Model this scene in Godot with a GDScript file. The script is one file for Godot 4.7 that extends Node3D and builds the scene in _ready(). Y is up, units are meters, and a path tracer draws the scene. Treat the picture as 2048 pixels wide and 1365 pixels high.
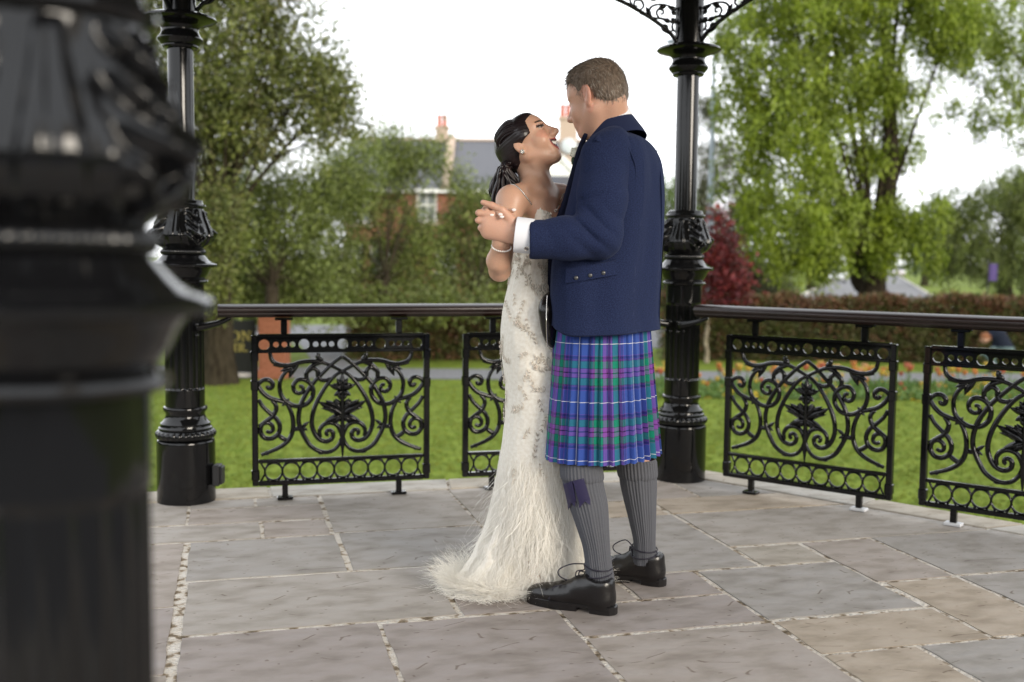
extends Node3D
# A couple dancing in an iron bandstand. Units are metres; the paving's surface is y = 0 and the lawn round the bandstand lies 1 m lower.

const FOCAL := 2130.0                    # the photograph's focal length in its own pixels (2048 x 1365)
const LAWN := -1.0
const TURN := 14.8                       # degrees: how far the paving's courses are turned from the picture plane
var view := Transform3D.IDENTITY
var taken := {}
var mats := {}


class Shape:
	# Collects triangles (counter-clockwise seen from outside) and turns them into an ArrayMesh with smooth normals.
	var v := PackedVector3Array()
	var t := PackedVector2Array()
	var c := PackedColorArray()
	var i := PackedInt32Array()
	var tint := Color.WHITE
	var weld := false

	func add(p: Vector3, uv := Vector2.ZERO) -> int:
		v.push_back(p)
		t.push_back(uv)
		c.push_back(tint)
		return v.size() - 1

	func tri(a: int, b: int, d: int) -> void:
		i.push_back(a)
		i.push_back(d)
		i.push_back(b)

	func quad(a: int, b: int, d: int, e: int) -> void:
		tri(a, b, d)
		tri(a, d, e)

	func face(a: Vector3, b: Vector3, d: Vector3, e: Vector3) -> void:
		var k := add(a, Vector2(0, 0))
		add(b, Vector2(1, 0))
		add(d, Vector2(1, 1))
		add(e, Vector2(0, 1))
		quad(k, k + 1, k + 2, k + 3)

	func mesh() -> ArrayMesh:
		var n := PackedVector3Array()
		n.resize(v.size())
		for k in range(0, i.size(), 3):
			var a := i[k]
			var b := i[k + 2]
			var d := i[k + 1]
			var f := (v[b] - v[a]).cross(v[d] - v[a])
			n[a] += f
			n[b] += f
			n[d] += f
		if weld:
			var sums := {}
			for k in v.size():
				var key := Vector3i((v[k] * 20000.0).round())
				sums[key] = sums.get(key, Vector3.ZERO) + n[k]
			for k in v.size():
				n[k] = sums[Vector3i((v[k] * 20000.0).round())]
		for k in n.size():
			n[k] = n[k].normalized() if n[k].length_squared() > 1e-24 else Vector3.UP
		var a := []
		a.resize(Mesh.ARRAY_MAX)
		a[Mesh.ARRAY_VERTEX] = v
		a[Mesh.ARRAY_NORMAL] = n
		a[Mesh.ARRAY_TEX_UV] = t
		a[Mesh.ARRAY_COLOR] = c
		a[Mesh.ARRAY_INDEX] = i
		var m := ArrayMesh.new()
		m.add_surface_from_arrays(Mesh.PRIMITIVE_TRIANGLES, a)
		return m


class Prim:
	var kind := 0                        # 0 tapered capsule, 1 ellipsoid
	var a := Vector3.ZERO
	var ba := Vector3.ZERO
	var inv := 0.0
	var ra := 0.0
	var dr := 0.0
	var k := 0.0
	var cut := false
	var flat := false
	var lin := Basis.IDENTITY
	var less := 1.0

	func dist(p: Vector3) -> float:
		if kind == 0:
			var q := (lin * p if flat else p) - a
			var h := clampf(q.dot(ba) * inv, 0.0, 1.0)
			var d := (q - ba * h).length() - (ra + dr * h)
			return d * less
		var q := lin * (p - a)
		var k0 := q.length()
		if k0 < 1e-5:
			return -less
		return k0 * (k0 - 1.0) / (q * lin).length()


class Field:
	# A distance field of tapered capsules and ellipsoids joined with a smooth minimum.
	var prims: Array[Prim] = []
	var low := Vector3.INF
	var high := -Vector3.INF
	var ripple = null

	func grow(p: Vector3, r: float) -> void:
		low = low.min(p - Vector3.ONE * r)
		high = high.max(p + Vector3.ONE * r)

	func bone(a: Vector3, b: Vector3, ra: float, rb: float, k := 0.02, cut := false) -> Prim:
		var q := Prim.new()
		q.a = a
		q.ba = b - a
		q.inv = 1.0 / maxf(q.ba.length_squared(), 1e-12)
		q.ra = ra
		q.dr = rb - ra
		q.k = k
		q.cut = cut
		prims.push_back(q)
		if not cut:
			grow(a, ra)
			grow(b, rb)
		return q

	# a capsule squeezed along one direction: squeeze 0.5 halves its thickness that way
	func slab(a: Vector3, b: Vector3, ra: float, rb: float, across: Vector3, squeeze: float, k := 0.02) -> Prim:
		var q := bone(a, b, ra, rb, k)
		var n := across.normalized()
		var s := 1.0 / squeeze - 1.0
		q.lin = Basis(Vector3(1 + s * n.x * n.x, s * n.x * n.y, s * n.x * n.z), Vector3(s * n.x * n.y, 1 + s * n.y * n.y, s * n.y * n.z), Vector3(s * n.x * n.z, s * n.y * n.z, 1 + s * n.z * n.z))
		q.flat = true
		q.a = q.lin * a
		q.ba = q.lin * b - q.a
		q.inv = 1.0 / maxf(q.ba.length_squared(), 1e-12)
		q.less = squeeze
		return q

	func ball(at: Vector3, turn: Basis, radii: Vector3, k := 0.02, cut := false) -> Prim:
		var q := Prim.new()
		q.kind = 1
		q.a = at
		q.lin = Basis.from_scale(Vector3.ONE / radii) * turn.transposed()
		q.less = minf(radii.x, minf(radii.y, radii.z))
		q.k = k
		q.cut = cut
		prims.push_back(q)
		if not cut:
			grow(at, maxf(radii.x, maxf(radii.y, radii.z)))
		return q

	func at(p: Vector3, list: Array[Prim]) -> float:
		var d := 1e3
		for q in list:
			var e := q.dist(p)
			if q.cut:
				e = -e
				if q.k > 0.0:
					var h := maxf(q.k - absf(d - e), 0.0) / q.k
					d = maxf(d, e) + h * h * q.k * 0.25
				else:
					d = maxf(d, e)
			elif q.k > 0.0:
				var h := maxf(q.k - absf(d - e), 0.0) / q.k
				d = minf(d, e) - h * h * q.k * 0.25
			else:
				d = minf(d, e)
		return d

	# surface nets; tone(p) gives the vertex colour
	func into(s: Shape, cell: float, tone = null, lo := Vector3.INF, hi := Vector3.INF) -> void:
		var a := (low if lo == Vector3.INF else lo) - Vector3.ONE * cell * 2.5
		var b := (high if hi == Vector3.INF else hi) + Vector3.ONE * cell * 2.5
		var nb := Vector3i(((b - a) / (cell * 4.0)).ceil())
		var n := nb * 4 + Vector3i.ONE
		var sy := n.x
		var sz := n.x * n.y
		var val := PackedFloat32Array()
		val.resize(n.x * n.y * n.z)
		val.fill(1e9)
		var where := PackedInt32Array()
		where.resize(val.size())
		where.fill(-1)
		var reach := cell * 2.0 * 1.7321
		var blocks: Array[Vector3i] = []
		for bz in nb.z:
			for by in nb.y:
				for bx in nb.x:
					var mid := a + (Vector3(bx, by, bz) * 4.0 + Vector3.ONE * 2.0) * cell
					var list: Array[Prim] = []
					for q in prims:
						if q.dist(mid) < reach * 1.6 + q.k + 0.012:
							list.push_back(q)
					if list.is_empty():
						continue
					var d: float = at(mid, list)
					if absf(d) > reach * 1.5 + 0.012:
						continue
					blocks.push_back(Vector3i(bx, by, bz))
					for z in range(bz * 4, bz * 4 + 5):
						for y in range(by * 4, by * 4 + 5):
							for x in range(bx * 4, bx * 4 + 5):
								var m := x + y * sy + z * sz
								if val[m] > 1e8:
									var p := a + Vector3(x, y, z) * cell
									val[m] = at(p, list) + (ripple.call(p) if ripple != null else 0.0)
		var corners := PackedInt32Array([0, 1, sy, sy + 1, sz, sz + 1, sz + sy, sz + sy + 1])
		var edges := PackedInt32Array([0, 1, 2, 3, 4, 5, 6, 7, 0, 2, 1, 3, 4, 6, 5, 7, 0, 4, 1, 5, 2, 6, 3, 7])
		var cells := PackedInt32Array()
		for bl in blocks:
			for z in range(bl.z * 4, bl.z * 4 + 4):
				for y in range(bl.y * 4, bl.y * 4 + 4):
					for x in range(bl.x * 4, bl.x * 4 + 4):
						var m := x + y * sy + z * sz
						var inside := 0
						for q in 8:
							if val[m + corners[q]] < 0.0:
								inside += 1
						if inside == 0 or inside == 8:
							continue
						var sum := Vector3.ZERO
						var count := 0
						for e in range(0, 24, 2):
							var u := edges[e]
							var w := edges[e + 1]
							var du := val[m + corners[u]]
							var dw := val[m + corners[w]]
							if (du < 0.0) != (dw < 0.0):
								var f := du / (du - dw)
								var pu := Vector3(u & 1, (u >> 1) & 1, u >> 2)
								var pw := Vector3(w & 1, (w >> 1) & 1, w >> 2)
								sum += pu.lerp(pw, f)
								count += 1
						var p := a + (Vector3(x, y, z) + sum / count) * cell
						if tone != null:
							s.tint = tone.call(p)
						where[m] = s.add(p)
						cells.push_back(m)
		for m in cells:
			if m < sz + sy + 1:
				continue
			var d0 := val[m] < 0.0
			if d0 != (val[m + 1] < 0.0):
				_patch(s, where[m], where[m - sy], where[m - sy - sz], where[m - sz], d0)
			if d0 != (val[m + sy] < 0.0):
				_patch(s, where[m], where[m - sz], where[m - sz - 1], where[m - 1], d0)
			if d0 != (val[m + sz] < 0.0):
				_patch(s, where[m], where[m - 1], where[m - 1 - sy], where[m - sy], d0)

	func _patch(s: Shape, a: int, b: int, d: int, e: int, out: bool) -> void:
		if a < 0 or b < 0 or d < 0 or e < 0:
			return
		if out:
			s.quad(a, b, d, e)
		else:
			s.quad(a, e, d, b)


# ---------- pixels of the photograph to places

func ray(px: float, py: float) -> Vector3:
	return view.basis * Vector3((px - 1024.0) / FOCAL, (682.5 - py) / FOCAL, -1.0)


func at(px: float, py: float, depth: float) -> Vector3:
	var d := ray(px, py)
	return view.origin + d * (depth / -d.z)


func on(px: float, py: float, h := 0.0) -> Vector3:
	var d := ray(px, py)
	return view.origin + d * ((h - view.origin.y) / d.y)


# ---------- nodes

func numbered(called: String) -> String:
	if not taken.has(called):
		taken[called] = 0
		return called
	taken[called] += 1
	return "%s_%03d" % [called, taken[called]]


func tag(o: Node, label: String, category: String, group := "") -> void:
	o.set_meta("label", label)
	o.set_meta("category", category)
	if group:
		o.set_meta("group", group)


func thing(called: String, label: String, category: String, where := Vector3.ZERO, turn := 0.0, group := "") -> Node3D:
	var o := Node3D.new()
	o.name = numbered(called)
	add_child(o)
	o.position = where
	o.rotation.y = turn
	tag(o, label, category, group)
	return o


func part(called: String, what, m: Material, parent: Node, where := Transform3D.IDENTITY) -> MeshInstance3D:
	var o := MeshInstance3D.new()
	o.name = called if parent != self else numbered(called)
	o.mesh = what.mesh() if what is Shape else what
	o.material_override = m
	o.transform = where
	parent.add_child(o, true)
	return o


func stuff(o: Node) -> Node:
	o.set_meta("kind", "stuff")
	return o


func structure(called: String, what, m: Material) -> MeshInstance3D:
	var o := part(called, what, m, self)
	o.set_meta("kind", "structure")
	return o


# ---------- materials: colours are linear, as things really are

func paint(called: String, lin: Color, rough := 0.6, spec := 0.5, metal := 0.0) -> StandardMaterial3D:
	if mats.has(called):
		return mats[called]
	var m := StandardMaterial3D.new()
	m.albedo_color = lin.linear_to_srgb()
	m.roughness = rough
	m.metallic_specular = spec
	m.metallic = metal
	mats[called] = m
	return m


func tinted(called: String, rough := 0.6, spec := 0.5) -> StandardMaterial3D:
	var m := paint(called, Color.WHITE, rough, spec)
	m.vertex_color_use_as_albedo = true
	return m


func noise_map(freq: float, octaves: int, seed_: int, ramp := [], size := 512, normal := 0.0, kind := FastNoiseLite.TYPE_SIMPLEX_SMOOTH) -> NoiseTexture2D:
	var f := FastNoiseLite.new()
	f.seed = seed_
	f.frequency = freq
	f.noise_type = kind
	f.fractal_octaves = octaves
	var t := NoiseTexture2D.new()
	t.width = size
	t.height = size
	t.seamless = true
	t.noise = f
	if normal > 0.0:
		t.as_normal_map = true
		t.bump_strength = normal
	if ramp.size():
		var g := Gradient.new()
		var off := PackedFloat32Array()
		var col := PackedColorArray()
		for k in ramp.size():
			off.push_back(ramp[k][0])
			col.push_back(ramp[k][1])
		g.offsets = off
		g.colors = col
		t.color_ramp = g
	return t


func triplanar(m: StandardMaterial3D, scale_: Vector3, world := false) -> StandardMaterial3D:
	m.uv1_triplanar = true
	m.uv1_world_triplanar = world
	m.uv1_scale = scale_
	return m


# ---------- shapes

func box(s: Shape, mid: Vector3, size: Vector3, turn := Basis.IDENTITY, bevel := 0.0) -> void:
	var h := size * 0.5
	if bevel <= 0.0:
		for ax in 3:
			for sg in [-1.0, 1.0]:
				var n := Vector3.ZERO
				n[ax] = sg
				var u := Vector3.ZERO
				u[(ax + 1) % 3] = h[(ax + 1) % 3] * sg
				var w := Vector3.ZERO
				w[(ax + 2) % 3] = h[(ax + 2) % 3]
				var o: Vector3 = n * h
				s.face(mid + turn * (o - u - w), mid + turn * (o + u - w), mid + turn * (o + u + w), mid + turn * (o - u + w))
		return
	var b := minf(bevel, minf(h.x, minf(h.y, h.z)) * 0.95)
	var inner := h - Vector3.ONE * b
	for ax in 3:
		for sg in [-1.0, 1.0]:
			var n := Vector3.ZERO
			n[ax] = sg
			var u := Vector3.ZERO
			u[(ax + 1) % 3] = inner[(ax + 1) % 3] * sg
			var w := Vector3.ZERO
			w[(ax + 2) % 3] = inner[(ax + 2) % 3]
			var o: Vector3 = n * h
			s.face(mid + turn * (o - u - w), mid + turn * (o + u - w), mid + turn * (o + u + w), mid + turn * (o - u + w))
	for ax in 3:
		var p := (ax + 1) % 3
		var q := (ax + 2) % 3
		for sp in [-1.0, 1.0]:
			for sq in [-1.0, 1.0]:
				var along := Vector3.ZERO
				along[ax] = inner[ax] * sp * sq
				var e1 := Vector3.ZERO
				e1[p] = h[p] * sp
				e1[q] = inner[q] * sq
				var e2 := Vector3.ZERO
				e2[p] = inner[p] * sp
				e2[q] = h[q] * sq
				s.face(mid + turn * (e1 - along), mid + turn * (e1 + along) , mid + turn * (e2 + along), mid + turn * (e2 - along))
	for sx in [-1.0, 1.0]:
		for sy in [-1.0, 1.0]:
			for sz in [-1.0, 1.0]:
				var k := s.add(mid + turn * Vector3(h.x * sx, inner.y * sy, inner.z * sz))
				s.add(mid + turn * Vector3(inner.x * sx, h.y * sy, inner.z * sz))
				s.add(mid + turn * Vector3(inner.x * sx, inner.y * sy, h.z * sz))
				if sx * sy * sz > 0:
					s.tri(k, k + 1, k + 2)
				else:
					s.tri(k, k + 2, k + 1)


# a turned shape round the y axis; profile runs upwards as (radius, height); bump(angle, height, radius) adds to the radius
func lathe(s: Shape, profile: Array, sides := 48, bump = null, origin := Vector3.ZERO) -> void:
	var rings := []
	for k in profile.size():
		var p: Vector2 = profile[k]
		var sharp := false
		if k > 0 and k < profile.size() - 1:
			var d0: Vector2 = (p - profile[k - 1]).normalized()
			var d1: Vector2 = (profile[k + 1] - p).normalized()
			sharp = d0.dot(d1) < 0.8
		var ring := []
		for copy in (2 if sharp else 1):
			var start := s.v.size()
			for j in sides:
				var an := TAU * j / sides
				var r: float = p.x + (bump.call(an, p.y, p.x) if bump != null else 0.0)
				s.add(origin + Vector3(cos(an) * r, p.y, -sin(an) * r), Vector2(float(j) / sides, p.y))
			ring.push_back(start)
		rings.push_back(ring)
	for k in profile.size() - 1:
		var lo: int = rings[k][-1]
		var hi: int = rings[k + 1][0]
		for j in sides:
			var j2 := (j + 1) % sides
			s.quad(lo + j, lo + j2, hi + j2, hi + j)


# a smooth curve through points
func curve(points: Array, steps := 6) -> PackedVector3Array:
	var out := PackedVector3Array()
	var n := points.size()
	for k in n - 1:
		var p0: Vector3 = points[maxi(k - 1, 0)]
		var p1: Vector3 = points[k]
		var p2: Vector3 = points[k + 1]
		var p3: Vector3 = points[mini(k + 2, n - 1)]
		for j in steps:
			out.push_back(p1.cubic_interpolate(p2, p0, p3, float(j) / steps))
	out.push_back(points[n - 1])
	return out


# a tube along points; radius may be a number or an array along the tube; flat < 1 thins it along "across"
func tube(s: Shape, pts: PackedVector3Array, radius, sides := 6, across := Vector3.ZERO, flat := 1.0, caps := true) -> void:
	var n := pts.size()
	if n < 2:
		return
	var up := across
	var start := s.v.size()
	for k in n:
		var d := (pts[mini(k + 1, n - 1)] - pts[maxi(k - 1, 0)]).normalized()
		if up == Vector3.ZERO:
			up = Vector3.UP if absf(d.y) < 0.9 else Vector3.RIGHT
		var side := d.cross(across if across != Vector3.ZERO else up)
		if side.length_squared() < 1e-8:
			side = d.cross(Vector3(0.3, 0.2, 0.9))
		side = side.normalized()
		var other := side.cross(d).normalized()
		up = other
		var r: float = radius if radius is float else lerpf(radius[int(float(k) / (n - 1) * (radius.size() - 1))], radius[mini(int(float(k) / (n - 1) * (radius.size() - 1)) + 1, radius.size() - 1)], fposmod(float(k) / (n - 1) * (radius.size() - 1), 1.0))
		for j in sides:
			var an := TAU * j / sides
			s.add(pts[k] + side * cos(an) * r + other * sin(an) * r * flat, Vector2(float(j) / sides, float(k)))
	for k in n - 1:
		for j in sides:
			var a := start + k * sides + j
			var b := start + k * sides + (j + 1) % sides
			s.quad(a, a + sides, b + sides, b)
	if caps:
		var h := s.add(pts[0] - (pts[1] - pts[0]).normalized() * 0.0005)
		var e := s.add(pts[n - 1] + (pts[n - 1] - pts[n - 2]).normalized() * 0.0005)
		for j in sides:
			s.tri(h, start + j, start + (j + 1) % sides)
			s.tri(e, start + (n - 1) * sides + (j + 1) % sides, start + (n - 1) * sides + j)


# a solid slab from a flat outline (x, z), from y0 up to y1, with a small bevel round its upper edge
func plate(s: Shape, outline: PackedVector2Array, y0: float, y1: float, bevel := 0.0, sag = null) -> void:
	var ring := outline
	if Geometry2D.is_polygon_clockwise(ring):
		ring = ring.duplicate()
		ring.reverse()
	var top := ring
	if bevel > 0.0:
		var ins := Geometry2D.offset_polygon(ring, -bevel, Geometry2D.JOIN_MITER)
		if ins.size() == 1 and ins[0].size() == ring.size():
			top = ins[0]
			if Geometry2D.is_polygon_clockwise(top):
				top.reverse()
			var best := 0
			for k in top.size():
				if top[k].distance_squared_to(ring[0]) < top[best].distance_squared_to(ring[0]):
					best = k
			var turned := PackedVector2Array()
			for k in top.size():
				turned.push_back(top[(best + k) % top.size()])
			top = turned
	var n := ring.size()
	var tris := Geometry2D.triangulate_polygon(top)
	var k0 := s.v.size()
	for p in top:
		s.add(Vector3(p.x, y1 + (sag.call(p) if sag != null else 0.0), p.y), p)
	for q in range(0, tris.size(), 3):
		var pa := top[tris[q]]
		var pb := top[tris[q + 1]]
		var pc := top[tris[q + 2]]
		if (pb - pa).cross(pc - pa) > 0:
			s.tri(k0 + tris[q], k0 + tris[q + 2], k0 + tris[q + 1])
		else:
			s.tri(k0 + tris[q], k0 + tris[q + 1], k0 + tris[q + 2])
	for k in n:
		var l := (k + 1) % n
		var ta := Vector3(top[k].x, y1 + (sag.call(top[k]) if sag != null else 0.0), top[k].y)
		var tb := Vector3(top[l].x, y1 + (sag.call(top[l]) if sag != null else 0.0), top[l].y)
		var ma := Vector3(ring[k].x, y1 - bevel, ring[k].y)
		var mb := Vector3(ring[l].x, y1 - bevel, ring[l].y)
		var da := Vector3(ring[k].x, y0, ring[k].y)
		var db := Vector3(ring[l].x, y0, ring[l].y)
		if bevel > 0.0:
			s.face(ma, ta, tb, mb)
		s.face(da, ma, mb, db)


# a pointed, slightly domed leaf from root to tip
func leaf(s: Shape, root: Vector3, tip: Vector3, face: Vector3, width: float, thick: float, steps := 5) -> void:
	var d := tip - root
	var side := d.cross(face).normalized()
	var n := side.cross(d).normalized()
	var prev := -1
	for k in steps + 1:
		var f := float(k) / steps
		var w := width * pow(sin(PI * pow(clampf(f * 0.96 + 0.03, 0.0, 1.0), 0.75)), 0.8)
		var m := root + d * f
		var k0 := s.add(m - side * w)
		s.add(m + n * thick * (1.0 - absf(f - 0.4)))
		s.add(m + side * w)
		s.add(m - n * thick * (1.0 - absf(f - 0.4)))
		if prev >= 0:
			for j in 4:
				s.quad(prev + j, k0 + j, k0 + (j + 1) % 4, prev + (j + 1) % 4)
		prev = k0


func sphere(s: Shape, mid: Vector3, r: float, sides := 8, rings := 5, squash := Vector3.ONE, turn := Basis.IDENTITY) -> void:
	var k0 := s.v.size()
	for a in rings + 1:
		var th := PI * a / rings
		for b in sides:
			var ph := TAU * b / sides
			s.add(mid + turn * (Vector3(sin(th) * cos(ph), cos(th), -sin(th) * sin(ph)) * r * squash))
	for a in rings:
		for b in sides:
			var b2 := (b + 1) % sides
			s.quad(k0 + (a + 1) * sides + b, k0 + (a + 1) * sides + b2, k0 + a * sides + b2, k0 + a * sides + b)


func _ready() -> void:
	# camera: a 37 mm lens, wide open, focused on the couple
	view = Transform3D(Basis.from_euler(Vector3(-atan(167.0 / FOCAL), 0.0, 0.0095)), Vector3(0.0, 1.18, 0.0))
	var cam := Camera3D.new()
	cam.name = "camera"
	add_child(cam)
	cam.transform = view
	cam.near = 0.05
	cam.far = 900.0
	cam.fov = rad_to_deg(2.0 * atan(682.5 / FOCAL))
	var lens := CameraAttributesPhysical.new()
	lens.frustum_focal_length = 12.0 / (682.5 / FOCAL)
	lens.frustum_focus_distance = 3.55
	lens.frustum_near = 0.05
	lens.frustum_far = 900.0
	lens.exposure_aperture = 2.1
	cam.attributes = lens
	# sky: an even, bright overcast
	var air := ProceduralSkyMaterial.new()
	air.sky_top_color = Color(0.80, 0.83, 0.87).linear_to_srgb()
	air.sky_horizon_color = Color(0.93, 0.95, 0.98).linear_to_srgb()
	air.sky_curve = 0.25
	air.ground_bottom_color = Color(0.10, 0.11, 0.08).linear_to_srgb()
	air.ground_horizon_color = Color(0.45, 0.46, 0.44).linear_to_srgb()
	air.sky_energy_multiplier = 1.0
	var sky := Sky.new()
	sky.sky_material = air
	var env := Environment.new()
	env.background_mode = Environment.BG_SKY
	env.sky = sky
	env.tonemap_mode = Environment.TONE_MAPPER_LINEAR
	env.tonemap_exposure = 2.45
	env.sdfgi_enabled = true
	env.ssao_enabled = true
	env.ssil_enabled = true
	var world := WorldEnvironment.new()
	world.name = "world"
	world.environment = env
	add_child(world)
	# the sun behind thin cloud, low over the photographer's shoulder
	var sun := DirectionalLight3D.new()
	sun.name = "sun"
	sun.light_color = Color(1.0, 0.96, 0.9)
	sun.light_energy = 0.5
	sun.light_angular_distance = 26.0
	sun.shadow_enabled = true
	add_child(sun)
	sun.look_at_from_position(Vector3(5.0, 2.0, 6.0), Vector3.ZERO)

	materials()
	ground()
	paving()
	bandstand()
	background()
	couple()


func materials() -> void:
	var iron := paint("iron", Color(0.005, 0.005, 0.0055), 0.16, 0.42)
	iron.roughness_texture = noise_map(0.02, 4, 5, [[0.0, Color(0.55, 0.55, 0.55)], [1.0, Color(1, 1, 1)]])
	iron.roughness = 0.12
	triplanar(iron, Vector3.ONE * 3.0)
	var wood := paint("handrail_wood", Color(0.022, 0.007, 0.005), 0.34, 0.6)
	wood.albedo_texture = noise_map(0.01, 4, 8, [[0.0, Color(0.5, 0.45, 0.45)], [1.0, Color(1, 1, 1)]])
	triplanar(wood, Vector3(1.0, 12.0, 12.0))
	paint("bare_metal", Color(0.55, 0.56, 0.58), 0.5, 0.5)


# ---------- the ground round the bandstand

func ground() -> void:
	var green := paint("lawn_green", Color(0.148, 0.195, 0.032), 0.9, 0.2)
	green.albedo_texture = noise_map(0.012, 5, 3, [[0.0, Color(0.72, 0.74, 0.7)], [0.5, Color(0.9, 0.9, 0.86)], [1.0, Color(1, 1, 0.95)]])
	triplanar(green, Vector3.ONE * 0.35, true)
	var s := Shape.new()
	s.face(Vector3(-400, LAWN, 60), Vector3(400, LAWN, 60), Vector3(400, LAWN, -700), Vector3(-400, LAWN, -700))
	structure("lawn", s, green)
	# grass blades where the lawn is seen closest
	var tuft := Shape.new()
	var rng := RandomNumberGenerator.new()
	rng.seed = 11
	for k in 9:
		var a := rng.randf() * TAU
		var p := Vector3(cos(a), 0, sin(a)) * rng.randf() * 0.03
		var h := rng.randf_range(0.025, 0.05)
		var lean := Vector3(rng.randf_range(-1, 1), 0, rng.randf_range(-1, 1)) * 0.018
		var w := Vector3(cos(a * 3.1), 0, sin(a * 3.1)) * 0.0025
		var k0 := tuft.add(p - w)
		tuft.add(p + w)
		tuft.add(p + lean + Vector3(0, h, 0))
		tuft.tri(k0, k0 + 1, k0 + 2)
	var spots := []
	for k in 26000:
		var z := rng.randf_range(8.0, 18.5)
		var x := rng.randf_range(-0.5, 0.56) * z
		var g := rng.randf_range(0.7, 1.15)
		spots.push_back([Transform3D(Basis(Vector3.UP, rng.randf() * TAU).scaled(Vector3.ONE * rng.randf_range(0.7, 1.3)), Vector3(x, LAWN, -z)), Color(0.15 * g * rng.randf_range(0.85, 1.2), 0.203 * g, 0.032 * g)])
	var gm := tinted("grass_blade", 0.7, 0.3)
	var o := scatter("grass", tuft.mesh(), gm, spots, self)
	o.set_meta("label", "short mown green grass of the park lawn")
	o.set_meta("category", "grass")
	# the asphalt path across the park and the road beyond the hedge
	var tar := paint("asphalt", Color(0.20, 0.20, 0.205), 0.9, 0.3)
	tar.albedo_texture = noise_map(0.05, 4, 9, [[0.0, Color(0.8, 0.8, 0.8)], [1.0, Color(1, 1, 1)]])
	triplanar(tar, Vector3.ONE * 0.4, true)
	s = Shape.new()
	strip(s, [Vector3(-40, 0, -18.3), Vector3(-4.2, 0, -18.75), Vector3(0, 0, -18.9), Vector3(9, 0, -19.0), Vector3(40, 0, -19.6)], [Vector3(-40, 0, -20.2), Vector3(-4.2, 0, -20.6), Vector3(0, 0, -20.6), Vector3(9, 0, -20.7), Vector3(40, 0, -21.4)], LAWN + 0.012)
	structure("path", s, tar)
	# added asphalt apron, out of view, so the near column mirrors less lawn green
	s = Shape.new()
	strip(s, [Vector3(-9, 0, -0.5), Vector3(9, 0, -0.5)], [Vector3(-9, 0, 14), Vector3(9, 0, 14)], LAWN + 0.012)
	structure("path", s, tar)
	s = Shape.new()
	strip(s, [Vector3(-3.75, 0, -20.5), Vector3(-5.2, 0, -26.0)], [Vector3(-3.1, 0, -20.5), Vector3(-3.2, 0, -26.0)], LAWN + 0.008)
	strip(s, [Vector3(-90, 0, -26.0), Vector3(90, 0, -26.0)], [Vector3(-90, 0, -33.5), Vector3(90, 0, -33.5)], LAWN + 0.008)
	structure("road", s, tar)
	s = Shape.new()
	var a0 := []
	var a1 := []
	for z in [33.3, 60.0, 110.0, 240.0]:
		a0.push_back(Vector3(0.3385 * z - 4.3, 0, -z))
		a1.push_back(Vector3(0.3385 * z + 3.6, 0, -z))
	strip(s, a0, a1, LAWN + 0.012)
	structure("street", s, tar)
	var stone := paint("kerb_concrete", Color(0.42, 0.40, 0.37), 0.9, 0.3)
	for side in 2:
		s = Shape.new()
		for k in 3:
			var p: Vector3 = (a0 if side == 0 else a1)[k]
			var q: Vector3 = (a0 if side == 0 else a1)[k + 1]
			var d := q - p
			box(s, (p + q) * 0.5 + Vector3(0, LAWN + 0.05, 0), Vector3(0.15, 0.16, d.length()), Basis.looking_at(d))
		structure("kerb", s, stone)


func strip(s: Shape, a: Array, b: Array, y: float) -> void:
	for k in a.size() - 1:
		s.face(Vector3(a[k].x, y, a[k].z), Vector3(a[k + 1].x, y, a[k + 1].z), Vector3(b[k + 1].x, y, b[k + 1].z), Vector3(b[k].x, y, b[k].z))


func scatter(called: String, mesh: Mesh, m: Material, spots: Array, parent: Node) -> MultiMeshInstance3D:
	var mm := MultiMesh.new()
	mm.transform_format = MultiMesh.TRANSFORM_3D
	mm.use_colors = true
	mm.mesh = mesh
	mm.instance_count = spots.size()
	for k in spots.size():
		mm.set_instance_transform(k, spots[k][0])
		mm.set_instance_color(k, spots[k][1])
	var o := MultiMeshInstance3D.new()
	o.name = called if parent != self else numbered(called)
	o.multimesh = mm
	o.material_override = m
	parent.add_child(o, true)
	o.set_meta("kind", "stuff")
	return o


# ---------- the flagstone floor; in its own axes x runs along the courses and -z away across them

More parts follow.
